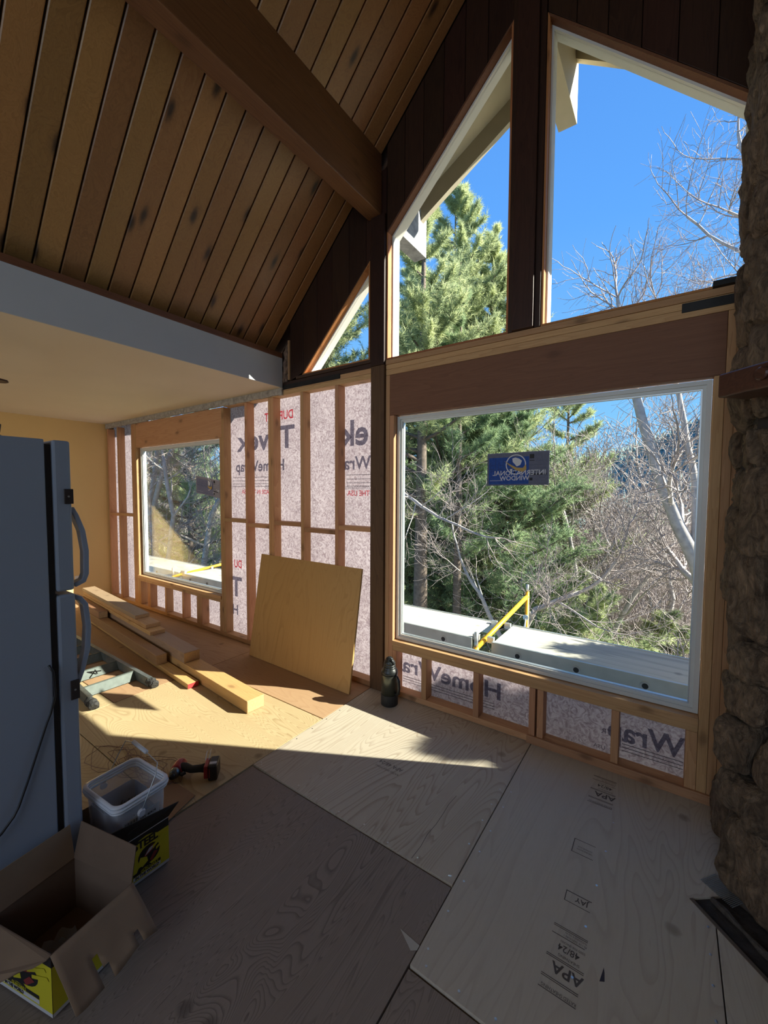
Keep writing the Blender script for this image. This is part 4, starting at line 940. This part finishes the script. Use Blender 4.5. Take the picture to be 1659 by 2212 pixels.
# mantel
mo = (.13, 1.9, 1.94)
mt = thing('mantel', mo, 'rough dark timber mantel with a peg, fixed across the stone chimney', 'mantel')
m_ = M(); prof = [(.0, .004), (.004, 0), (.13, .0), (.135, .01), (.135, .07), (.12, .083), (.006, .083), (0, .077)]; vs = []; n_ = 14
for i in range(n_):
    L = i*.09
    for (a, b) in prof:
        jx = noise.noise(Vector((L*9, a*30, b*30)))*.005*(0 if i == 0 else 1)
        vs.append(Vector((1, -1, 0)).normalized()*L+Vector((1, 1, 0)).normalized()*(a+jx)+Vector((0, 0, b+jx)))
k = len(prof); fs = [tuple(range(k))[::-1], tuple(range((n_-1)*k, n_*k))]+[(j*k+i, j*k+(i+1) % k, (j+1)*k+(i+1) % k, (j+1)*k+i) for j in range(n_-1) for i in range(k)]
m_.add(vs, fs).build('mantel_beam', mantel_m, mt, bevel=.003)
pg = Vector((1, -1, 0)).normalized()*.15+Vector((0, 0, .045))
M().tube([pg+Vector((1, 1, 0)).normalized()*.01, pg-Vector((1, 1, 0)).normalized()*.012, pg-Vector((1, 1, 0)).normalized()*.016], [.022, .022, .017], 14).build('peg', mantel_m, mt)
# crumpled plastic on the mantel
cpm = M(); vs = []; fs = []
nx_, nz_ = 14, 26
for j in range(nz_+1):
    for i in range(nx_+1):
        L = .155+.25*i/nx_; zz = 2.024+.36*j/nz_
        p = Vector((.13, 1.9, 0))+Vector((1, -1, 0)).normalized()*L+Vector((1, 1, 0)).normalized()*(.05+.03*noise.noise(Vector((L*20, zz*14, 3)))+.016*noise.noise(Vector((L*60, zz*40, 1))))
        p.z = zz-.0*(i == 0)+(.04*(i/nx_) if j == nz_ else 0); vs.append(p)
for j in range(nz_):
    for i in range(nx_): a = j*(nx_+1)+i; fs.append((a, a+1, a+nx_+2, a+nx_+1))
cpo = cpm.add(vs, fs).build('plastic_package', film_m, None, True); tag(cpo, 'crumpled clear plastic package standing on the mantel', 'package')
sd = cpo.modifiers.new('t', 'SOLIDIFY'); sd.thickness = .03
# hearth edge
he = thing('hearth', (.2, 1.95, 0), 'dark charred hearth timber set diagonally in the floor below the chimney', 'hearth')
Lq = lambda P: [(a-.2, b-1.95) for a, b in P]
M().prism(Lq([(.118, 1.952), (.252, 2.06), (.33, 2.0), (1.5, .85), (1.402, .68), (.2, 1.88)]), -.02, -.008, 'Z').build('hearth_base', plain('charred', (.035, .028, .024), .95, var=.5, sc=30, bump=1), he)
m_ = M(); pts = [Vector((.19-.2, 1.985-1.95, .012))+Vector((1, -1, 0)).normalized()*t for t in [i*.06 for i in range(24)]]
m_.tube([p+Vector((0, 0, .004*math.sin(i*1.7))) for i, p in enumerate(pts)], [.010+.004*math.sin(i*2.3) for i in range(24)], 8); m_.build('hearth_lip', plain('charred_edge', (.06, .05, .042), .9, var=.6, sc=50, bump=1), he)
M().prism(Lq([(.118, 1.950), (.128, 1.958), (1.39, .70), (1.38, .69)]), -.0215, .003, 'Z').build('hearth_trim', plain('edge_strip', (.10, .075, .055), .9), he)
ns = M(); c0 = Vector((.208, 2.085, 0)); 
for i in range(22):
    a = c0+Vector((.78, -.62, 0)).normalized()*(-.03+.0056*i); ns.tube([a+Vector((-.026, -.033, .004))*1.0, a+Vector((.026, .033, .006))], .0016, 6)
nso = tag(ns.build('nail_strip', galv), 'short collated strip of bright nails on the floor at the chimney foot', 'nails')

# ================================================================== OUTSIDE
SZ = .38
def plank(x0, x1, label):
    o = thing('scaffold_plank', (x0, 3.16, SZ), label, 'plank', 'scaffold planks outside the windows')
    L = x1-x0
    M().box(0, L, .004, .536, -.012, 0).build('plywood_deck', plywood('deck_ply', (.55, .52, .42), (.30, .28, .24), 'X', 18, stain=(.46, .44, .38)), o)
    for y0 in (0, .52):
        M().box(-.01, L+.01, y0, y0+.02, -.115, .006).build('side_rail', alu, o, bevel=.002)
    M().box(-.01, L+.01, -.012, .0, -.115, -.106).build('rail_lip', alu, o)
    hx = x0+.25
    for i in range(int(L/.42)):
        c = .2+.42*i; M().lathe([(.026, 0), (.028, .001), (.028, .003)], 18).xf(Matrix.Translation((c, -.0005, -.06)) @ Matrix.Rotation(PI/2, 4, 'X')).build('rung_end', galv, o)
        M().lathe([(.019, 0), (.019, .0012)], 14).xf(Matrix.Translation((c, -.0036, -.06)) @ Matrix.Rotation(PI/2, 4, 'X')).build('rung_hole', black_p, o)
    for xx_ in (-.06, L+.005):
        for y0 in (.03, .46): M().box(xx_, xx_+.055, y0, y0+.035, -.02, .03).build('hook', galv, o, bevel=.003)
    return o
plank(-1.13, 1.1, 'right-hand scaffold plank with plywood deck outside the picture window')
plank(-3.45, -1.32, 'middle scaffold plank with plywood deck left of the yellow post')
plank(-5.78, -3.58, 'left-hand scaffold plank outside the kitchen window')
plank(-8.0, -5.90, 'farthest scaffold plank outside the kitchen window')
def frame(x, ytop, label):
    o = thing('scaffolding', (x, 3.05, SZ-3.4), label, 'scaffold', 'yellow scaffold frames')
    zt = 3.4
    M().tube([(0, 0, 0), (0, 0, zt-.02)], .021, 14).build('leg', scaff_y, o, True); M().tube([(0, 0, zt-.02), (0, 0, zt+.10)], .015, 12).build('coupling_pin', galv, o, True)
    M().tube([(0, 1.42, 0), (0, 1.42, zt+.14)], .021, 14).build('leg', scaff_y, o, True); M().tube([(0, 1.42, zt+.14), (0, 1.42, zt+.22)], .015, 12).build('coupling_pin', galv, o, True)
    M().tube([(0, .0, zt-.03), (0, 1.42, zt-.03+.12)], .021, 12).build('top_tube', scaff_y, o, True)
    M().tube([(0, .0, zt-1.2), (0, 1.42, zt-1.2)], .021, 12).build('cross_tube', scaff_y, o, True)
    M().box(-.03, .03, -.03, .03, zt-.12, zt-.08).build('clamp', steel, o, bevel=.004)
    M().tube([(.0, 1.38, zt-.14), (.10, .95, zt-.22)], .009, 6).build('brace', galv, o); M().lathe([(.03, 0), (.03, .012)], 10).xf(Matrix.Translation((0, 1.385, zt-.13)) @ Matrix.Rotation(PI/2, 4, 'X')).build('brace_lock', galv, o)
frame(-1.225, 0, 'yellow scaffold frame outside the picture window'); frame(-5.84, 0, 'yellow scaffold frame outside the kitchen window'); frame(-3.52, 0, 'yellow scaffold frame behind the open studs')

def gz(x, y):   # terrain
    z_ = -3.0-.30*(y-3) if y < 35 else -12.6-.05*(y-35)
    if y > 60: z_ += .22*(y-60)+ (max(0, x+5))*.0
    return z_+1.2*noise.noise(Vector((x*.05, y*.05, 0)))
V = []; Fq = []; nx_, ny_ = 60, 50
ys_ = [2.8+97*((j/ny_)**1.6) for j in range(ny_+1)]
for j in range(ny_+1):
    for i in range(nx_+1):
        x = (-1+2*i/nx_)*(14+ys_[j]*2.6); V.append((x, ys_[j], gz(x, ys_[j])))
for j in range(ny_):
    for i in range(nx_): a = j*(nx_+1)+i; Fq.append((a, a+1, a+nx_+2, a+nx_+1))
gr = tag(M().add(V, Fq).build('ground', ground_m, None, True), 'steep wooded slope falling away outside', None, None, 'structure')
# far hill
def hz(x, y):
    return -14+ 62*math.exp(-((x-58)/62)**2-((y-235)/70)**2)+26*math.exp(-((x+60)/80)**2-((y-240)/60)**2)+4*noise.noise(Vector((x*.03, y*.03, 4)))
V = []; Fq = []
for j in range(41):
    for i in range(71): x = -260+8*i; y = 95+5*j; V.append((x, y, hz(x, y)))
for j in range(40):
    for i in range(70): a = j*71+i; Fq.append((a, a+1, a+72, a+71))
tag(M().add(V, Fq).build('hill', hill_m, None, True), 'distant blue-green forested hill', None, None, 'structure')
# distant forest on the hill: small ragged cones
Nf = 9500; fx = rng.uniform(-150, 150, Nf); fy = rng.uniform(105, 255, Nf); fz = np.array([hz(a, b) for a, b in zip(fx, fy)])
hh = rng.uniform(3.2, 6.5, Nf); rr_ = hh*rng.uniform(.16, .24, Nf); Vt = []; Ft = []
ang = np.arange(6)*PI/3
for l, (z0, z1, rs) in enumerate(((.0, .6, 1.0), (.35, 1.0, .7))):
    base = np.stack([fx[:, None]+rr_[:, None]*rs*np.cos(ang)*rng.uniform(.7, 1.2, (Nf, 6)), fy[:, None]+rr_[:, None]*rs*np.sin(ang), np.repeat((fz+hh*z0)[:, None], 6, 1)], 2)
    top = np.stack([fx, fy, fz+hh*z1], 1)[:, None, :]
    vv = np.concatenate([base, top], 1).reshape(-1, 3); b0 = len(Vt) and sum(len(q) for q in Vt); idx = np.arange(Nf)[:, None, None]*7
    t = np.array([[i, (i+1) % 6, 6] for i in range(6)])[None]; Ft.append((idx+t).reshape(-1, 3)+b0); Vt.append(vv)
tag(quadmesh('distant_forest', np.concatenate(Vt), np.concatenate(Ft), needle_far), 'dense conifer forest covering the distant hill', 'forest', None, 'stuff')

# --- trees -------------------------------------------------------
def tubes(segs, n):   # segs: list of (p0,p1,r0,r1) -> numpy prisms
    A = np.array([s[0] for s in segs]); B = np.array([s[1] for s in segs]); ra = np.array([s[2] for s in segs]); rb = np.array([s[3] for s in segs])
    d = B-A; d /= np.linalg.norm(d, axis=1)[:, None]+1e-9
    ref = np.where(np.abs(d[:, 2:3]) > .9, np.array([[1., 0, 0]]), np.array([[0, 0, 1.]])); a = np.cross(d, ref); a /= np.linalg.norm(a, axis=1)[:, None]; b = np.cross(d, a)
    t = 2*PI*np.arange(n)/n; cs = np.cos(t)[None, :, None]; sn = np.sin(t)[None, :, None]
    ring_ = a[:, None]*cs+b[:, None]*sn
    V0 = A[:, None]+ring_*ra[:, None, None]; V1 = B[:, None]+ring_*rb[:, None, None]
    V_ = np.concatenate([V0, V1], 1).reshape(-1, 3); i = np.arange(n); q = np.stack([i, (i+1) % n, n+(i+1) % n, n+i], 1)
    return V_, (np.arange(len(segs))[:, None, None]*2*n+q[None]).reshape(-1, 4)
def needles(P, Dr, size, per, wd):
    Nn = len(P); D_ = Dr/np.linalg.norm(Dr, axis=1)[:, None]
    rd = rng.normal(size=(Nn, per, 3)); rd /= np.linalg.norm(rd, axis=2)[:, :, None]
    nd = D_[:, None]*.75+rd*.85; nd /= np.linalg.norm(nd, axis=2)[:, :, None]
    sd2 = np.cross(nd, rng.normal(size=(Nn, per, 3))); sd2 /= np.linalg.norm(sd2, axis=2)[:, :, None]+1e-9
    L = size*rng.uniform(.7, 1.15, (Nn, per, 1)); st_ = P[:, None]-D_[:, None]*size*rng.uniform(0, .9, (Nn, per, 1))
    V_ = np.stack([st_-sd2*wd, st_+sd2*wd, st_+nd*L], 2).reshape(-1, 3)
    return V_, np.arange(len(V_)).reshape(-1, 3)
def conifer(name, base, h, R, zlo, nbr, label, group=None, mat=needle_a, size=.15, per=13, wd=.006, lean=(0, 0), twigs=7, trunk_r=.16, droop=-.1, shape=.8, tufts=3, bark=bark_d):
    o = thing(name, base, label, 'tree', group)
    tp = [(lean[0]*t*t, lean[1]*t*t, h*t) for t in [i/8 for i in range(9)]]
    M().tube(tp, [trunk_r*(1-.93*i/8) for i in range(9)], 9).build('trunk', bark, o, True)
    segs = []; P = []; Dd = []
    for i in range(nbr):
        t = random.uniform(zlo, .99); zc = h*t; cx, cy = lean[0]*t*t, lean[1]*t*t
        rad = R*min(1, ((1-t)*shape+.05)/(.55))*random.uniform(.65, 1.08); a = random.uniform(0, 2*PI); up_ = .55*t+droop+random.uniform(-.1, .15)
        p = Vector((cx, cy, zc)); d = Vector((math.cos(a), math.sin(a), up_)).normalized(); n_ = 6; r1 = .012+.018*rad; prev = p
        for j in range(n_):
            d = (d+Vector((random.uniform(-.12, .12), random.uniform(-.12, .12), .07+random.uniform(-.06, .06)))).normalized()
            q = prev+d*rad/n_; segs.append((tuple(prev), tuple(q), r1*(1-j/n_), r1*(1-(j+1)/n_)+.002))
            if j >= 1:
                for s_ in range(twigs if j > 1 else 3):
                    td = (d*.7+Vector((random.uniform(-1, 1), random.uniform(-1, 1), random.uniform(-.35, .6)))*.9).normalized(); tl = rad*.24*random.uniform(.5, 1.1); st0 = prev+(q-prev)*random.random(); e1 = st0+td*tl
                    segs.append((tuple(st0), tuple(e1), .006, .002))
                    for u_ in range(tufts): P.append(tuple(st0+td*tl*(1-.33*u_))); Dd.append(tuple(td+Vector((0, 0, .25))))
            prev = q
        P.append(tuple(prev)); Dd.append(tuple(d))
    V_, F_ = tubes(segs, 4); quadmesh('branches', V_, F_, bark, o, kind='stuff')
    V_, F_ = needles(np.array(P), np.array(Dd), size, per, wd); quadmesh('needles', V_, F_, mat, o, kind='stuff')
    return o
def bare(name, base, stems, label, group=None, depth=5, mat=bark_l, nsp=3, spread=.6, L0=1.0, rmin=.0025, taper=.72, seed=0, wig=.12, upb=.08):
    rs = random.Random(seed); o = thing(name, base, label, 'tree', group); big = []; sm = []; B0 = Vector(base)
    def grow(p, d, L, r_, lv):
        n_ = 4 if lv < 4 else 3
        for j in range(n_):
            d = (d+Vector((rs.uniform(-1, 1), rs.uniform(-1, 1), rs.uniform(-1, 1)))*wig*(1+.35*lv)+Vector((0, 0, upb))).normalized()
            q = p+d*L/n_; r2 = max(rmin, r_*(1-.32/n_)); (big if lv < 2 else sm).append((tuple(p), tuple(q), r_, r2)); p = q; r_ = r2
            if lv < depth and j >= (0 if lv > 1 else 1):
                for _ in range(1 if rs.random() < .75 else 2):
                    sd_v = d.cross(Vector((rs.uniform(-1, 1), rs.uniform(-1, 1), rs.uniform(-1, 1)))).normalized()
                    grow(q, (d*(1-spread*.5)+sd_v*spread*rs.uniform(.8, 1.3)).normalized(), L*rs.uniform(.5, .8), r_*rs.uniform(.45, .62), lv+1)
        if lv < depth: grow(p, d, L*taper, r_*.8, lv+1)
    for pts, r0_, r1_ in stems:
        pts = [Vector(p)-B0 for p in pts]; m = len(pts)
        # smooth the stem a little
        fine = []
        for i in range(m-1):
            for s_ in range(4): fine.append(pts[i].lerp(pts[i+1], s_/4)+Vector((rs.uniform(-1, 1), rs.uniform(-1, 1), 0))*.02)
        fine.append(pts[-1]); k_ = len(fine)
        rads = [r0_+(r1_-r0_)*i/(k_-1) for i in range(k_)]
        M().tube(fine, rads, 8).build('trunk', mat, o, True)
        for i in range(3, k_-1):
            if rs.random() < .62:
                d = (fine[i+1]-fine[i]).normalized(); sv_ = d.cross(Vector((rs.uniform(-1, 1), rs.uniform(-1, 1), rs.uniform(-1, 1)))).normalized()
                grow(fine[i], (d*.5+sv_*.8).normalized(), L0*rs.uniform(.7, 1.2), rads[i]*.45, 1)
        grow(fine[-1], (fine[-1]-fine[-2]).normalized(), L0, r1_*.9, 1)
    for nm, sg, n_ in (('branches', big, 6), ('twigs', sm, 3)):
        if sg: V_, F_ = tubes(sg, n_); quadmesh(nm, V_, F_, mat if nm == 'branches' else bark_t, o, kind='stuff')
    return o
def rp_(ratio, zr, y): return (ratio*y, y, 1.6+zr*y)   # point at depth y along a sight line

# the big pines left of the picture window
conifer('pine_tree', (-5.25, 11.0, -6), 16.3, 3.6, .18, 230, 'tall bushy pine whose crown fills the upper window between the posts', mat=needle_a, size=.17, per=13, wd=.0075, trunk_r=.17, shape=1.0, twigs=6)
conifer('pine_tree', (-4.45, 7.8, -6), 14.2, 2.0, .47, 75, 'thick-trunked pine at the left edge of the picture window', mat=needle_a, size=.16, per=12, wd=.007, trunk_r=.24, shape=1.2, twigs=6)
conifer('fir_tree', (-3.4, 10.2, -6), 10.2, 2.5, .1, 170, 'dark green fir in the middle of the picture window', mat=needle_b, size=.12, per=13, wd=.007, trunk_r=.10, shape=1.1, twigs=7)
conifer('pine_tree', (-4.35, 11.6, -6), 15.1, 2.6, .25, 170, 'slender light pine whose top rises beside the dark post', mat=needle_a, size=.17, per=13, wd=.0075, trunk_r=.12, shape=1.0, twigs=6)
conifer('pine_tree', (-6.9, 11.3, -6), 14.6, 2.6, .25, 150, 'pine at the left side of the window between the posts', mat=needle_a, size=.17, per=13, wd=.0075, trunk_r=.14, shape=1.2, twigs=6)
conifer('sun_block_tree', (2.75, 4.3, -3.4), 6.1, 1.1, .55, 60, 'unseen evergreen added right of the picture window to shade it', mat=needle_b, size=.15, per=14, wd=.010, trunk_r=.08, shape=1.6, twigs=7)  # out of view, added to throw shade across the low window
conifer('sun_block_tree', (1.75, 4.3, -3.4), 5.6, 1.0, .55, 45, 'smaller unseen evergreen added behind the chimney to cut the sun', mat=needle_b, size=.15, per=14, wd=.010, trunk_r=.08, shape=1.6, twigs=7)  # also unseen, added to block low sun from the floor
conifer('pine_tree', (-2.6, 13.5, -8), 14.0, 2.2, .25, 90, 'light green pine behind the fir tree', mat=needle_a, size=.17, per=11, wd=.009, shape=1.0, twigs=6)
conifer('pine_tree', (-8.3, 8.4, -5), 14.5, 3.0, .35, 150, 'pine crown seen through the small triangular window', mat=needle_a, size=.16, per=12, wd=.007, shape=1.1)
conifer('pine_tree', (-1.4, 9.5, -6.2), 6.2, 1.9, .1, 100, 'low bright pine beyond the right-hand scaffold plank', mat=needle_a, size=.15, per=13, wd=.007, trunk_r=.07, shape=1.2)
conifer('pine_tree', (.1, 12, -7.5), 6.2, 1.6, .1, 60, 'low green pine at the right end of the picture window', mat=needle_a, size=.16, per=12, wd=.008, trunk_r=.07, shape=1.2)
conifer('pine_tree', (-3.8, 8.3, -6), 12.0, 1.5, .5, 40, 'dark slim pine trunk beside the thick-trunked pine', mat=needle_b, size=.14, per=12, wd=.007, trunk_r=.16, shape=1.2, twigs=6)
bare('bare_tree', (-2.3, 7.6, -4.5), [([(-2.3, 7.6, -4.5), (-2.4, 7.6, -1.5), (-1.9, 7.5, -.5), (-1.2, 7.5, -.1)], .07, .035), ([(-2.4, 7.6, -1.5), (-2.9, 7.5, -.5), (-3.3, 7.5, .1)], .05, .025)], 'low bare branches just beyond the yellow scaffold post', depth=4, L0=.9, seed=61, spread=.8)
bare('bare_tree', (-4.6, 6.6, -4.5), [([(-4.6, 6.6, -4.5), (-4.5, 6.6, 1.9), (-4.0, 6.5, 1.5), (-3.3, 6.4, 1.15), (-2.8, 6.3, 1.0)], .035, .02)], 'bare drooping limb crossing the left side of the picture window', depth=3, L0=.7, seed=65, spread=.8)
bare('bare_tree', (-9.6, 5.0, -4), [([(-9.6, 5.0, -4), (-9.9, 5.0, -.5), (-9.5, 5.0, 1.0), (-9.9, 5.0, 2.4)], .07, .04)], 'thin bare tree nearest the kitchen window', depth=4, L0=.9, seed=72, spread=.8)
# kitchen window pines
conifer('pine_tree', (-14.4, 8.2, -6), 13.0, 2.4, .12, 100, 'dark-trunked pine in the middle of the kitchen window', mat=needle_b, size=.15, per=10, wd=.008, shape=1.1, trunk_r=.16)
conifer('pine_tree', (-17.5, 10, -7), 12.0, 2.8, .1, 90, 'olive green pine at the left of the kitchen window', mat=needle_a, size=.17, per=11, wd=.010, shape=1.2)
conifer('pine_tree', (-16.0, 12, -8), 12.5, 3.0, .1, 90, 'green pine behind the bare tree of the kitchen window', mat=needle_a, size=.18, per=11, wd=.011, shape=1.2)
# bare oaks
bare('bare_oak', (1.25, 9, -5), [([(1.25, 9, -5), (.95, 9, -1.2), (.42, 9, .33), (-.12, 9, 1.7), (-.6, 9, 3.45), (-.72, 9, 4.3)], .16, .05), ([(.42, 9, .33), (.35, 9.2, 1.8), (.1, 9.2, 3.2), (-.1, 9.2, 4.2)], .07, .03)], 'leaning bare oak with pale branches across the picture window', depth=4, L0=1.0, seed=4, spread=.75)
bare('bare_oak', (2.6, 8.5, -5), [([(2.9, 8.5, -5), (2.6, 8.5, 0), (1.9, 8.4, 3.6), (1.3, 8.4, 5.4), (.95, 8.4, 6.2)], .12, .035), ([(1.9, 8.4, 3.4), (1.4, 8.3, 4.6), (.7, 8.3, 5.3)], .05, .025)], 'bare oak crown reaching into the upper right window', depth=4, L0=.95, seed=11, spread=.8)
bare('bare_tree', (-1.6, 11, -7), [([(-1.6, 11, -7), (-1.5, 11, -3), (-1.9, 11, 0), (-2.2, 11, 1.2)], .10, .04), ([(-1.5, 11, -3), (-.6, 11, -.8), (0, 11, .3)], .07, .03)], 'bare grey tree in front of the thicket', depth=4, L0=1.3, seed=5, spread=.8)
bare('bare_tree', (-10.6, 5.5, -4), [([(-10.6, 5.5, -4), (-11.2, 5.5, -1), (-11.9, 5.6, 1.2), (-11.2, 5.6, 3.2)], .12, .05), ([(-11.7, 5.5, .8), (-10.9, 5.5, 2.2), (-9.9, 5.6, 3.4)], .07, .04)], 'pale bare tree leaning through the kitchen window view', depth=4, L0=1.0, seed=21, spread=.8)
bare('bare_tree', (-9.0, 5.4, -4), [([(-10.6, 6, -4), (-10.0, 6, -.6), (-9.6, 6, .9), (-9.0, 6, 1.6)], .09, .05)], 'bare tree with a forked limb at the right of the kitchen window', depth=4, L0=.9, seed=25, spread=.8)
# thicket: three kinds, copied
th = []
for s_ in range(3):
    th.append(bare('bare_tree', (0, 0, 0), [([(0, 0, -1), (.2, .1, 1.5), (-.1, .2, 3.0), (.2, .2, 4.2)], .08, .035), ([(.1, 0, .5), (.8, .3, 2), (1.1, .3, 3.2)], .05, .025)], 'leafless tree of the grey thicket down the slope', 'bare trees of the thicket', depth=4, L0=1.2, seed=40+s_, spread=.8, rmin=.005))
spots = []
for i in range(46):
    y = random.uniform(13, 34); x = random.uniform(-.32, .10)*y; spots.append((x, y))
for i in range(14):
    y = random.uniform(9, 20); x = random.uniform(-2.3, -1.5)*y; spots.append((x, y))
for i, (x, y) in enumerate(spots):
    o = th[i] if i < 3 else copy_tree(th[i % 3]); s_ = random.uniform(.9, 1.5)
    o.location = (x, y, gz(x, y)+.6); o.rotation_euler = (0, 0, random.uniform(0, 6)); o.scale = (s_, s_, s_)
    kw_ = x/y < -1; o['label'] = 'leafless tree on the slope seen through the kitchen window' if kw_ else 'leafless tree of the grey thicket seen through the picture window'; o['group'] = 'bare trees beyond the kitchen window' if kw_ else 'bare trees of the thicket'
# background evergreens, copied
ev = [conifer('evergreen_tree', (0, 0, 0), 9.0, 2.4, .05, 60, 'evergreen of the wooded slope behind the nearer trees', 'evergreens on the slope', mat=(needle_a, needle_b)[j], size=.30, per=7, wd=.022, twigs=5, shape=1.1, tufts=2) for j in range(2)]
sp2 = [(random.uniform(-.75, -.25)*y, y) for y in [random.uniform(16, 40) for _ in range(16)]]+[(random.uniform(-2.6, -1.4)*y, y) for y in [random.uniform(14, 30) for _ in range(22)]]+[(random.uniform(-1.2, -.75)*y, y) for y in [random.uniform(20, 34) for _ in range(6)]]+[(random.uniform(-.3, .2)*y, y) for y in [random.uniform(36, 80) for _ in range(34)]]
for i, (x, y) in enumerate(sp2):
    o = ev[i] if i < 2 else copy_tree(ev[i % 2]); s_ = random.uniform(.8, 1.25)
    o.location = (x, y, gz(x, y)-.3); o.rotation_euler = (0, 0, random.uniform(0, 6)); o.scale = (s_, s_, s_*1.1)
    q_ = 0 if x/y < -1.3 else 1 if x/y < -.24 or y < 35 else 2
    o['label'] = ('evergreen on the slope beyond the kitchen window', 'evergreen filling in behind the large pines of the picture window', 'small far evergreen beyond the grey thicket')[q_]; o['group'] = ('evergreens beyond the kitchen window', 'evergreens behind the large pines', 'far evergreens beyond the thicket')[q_]
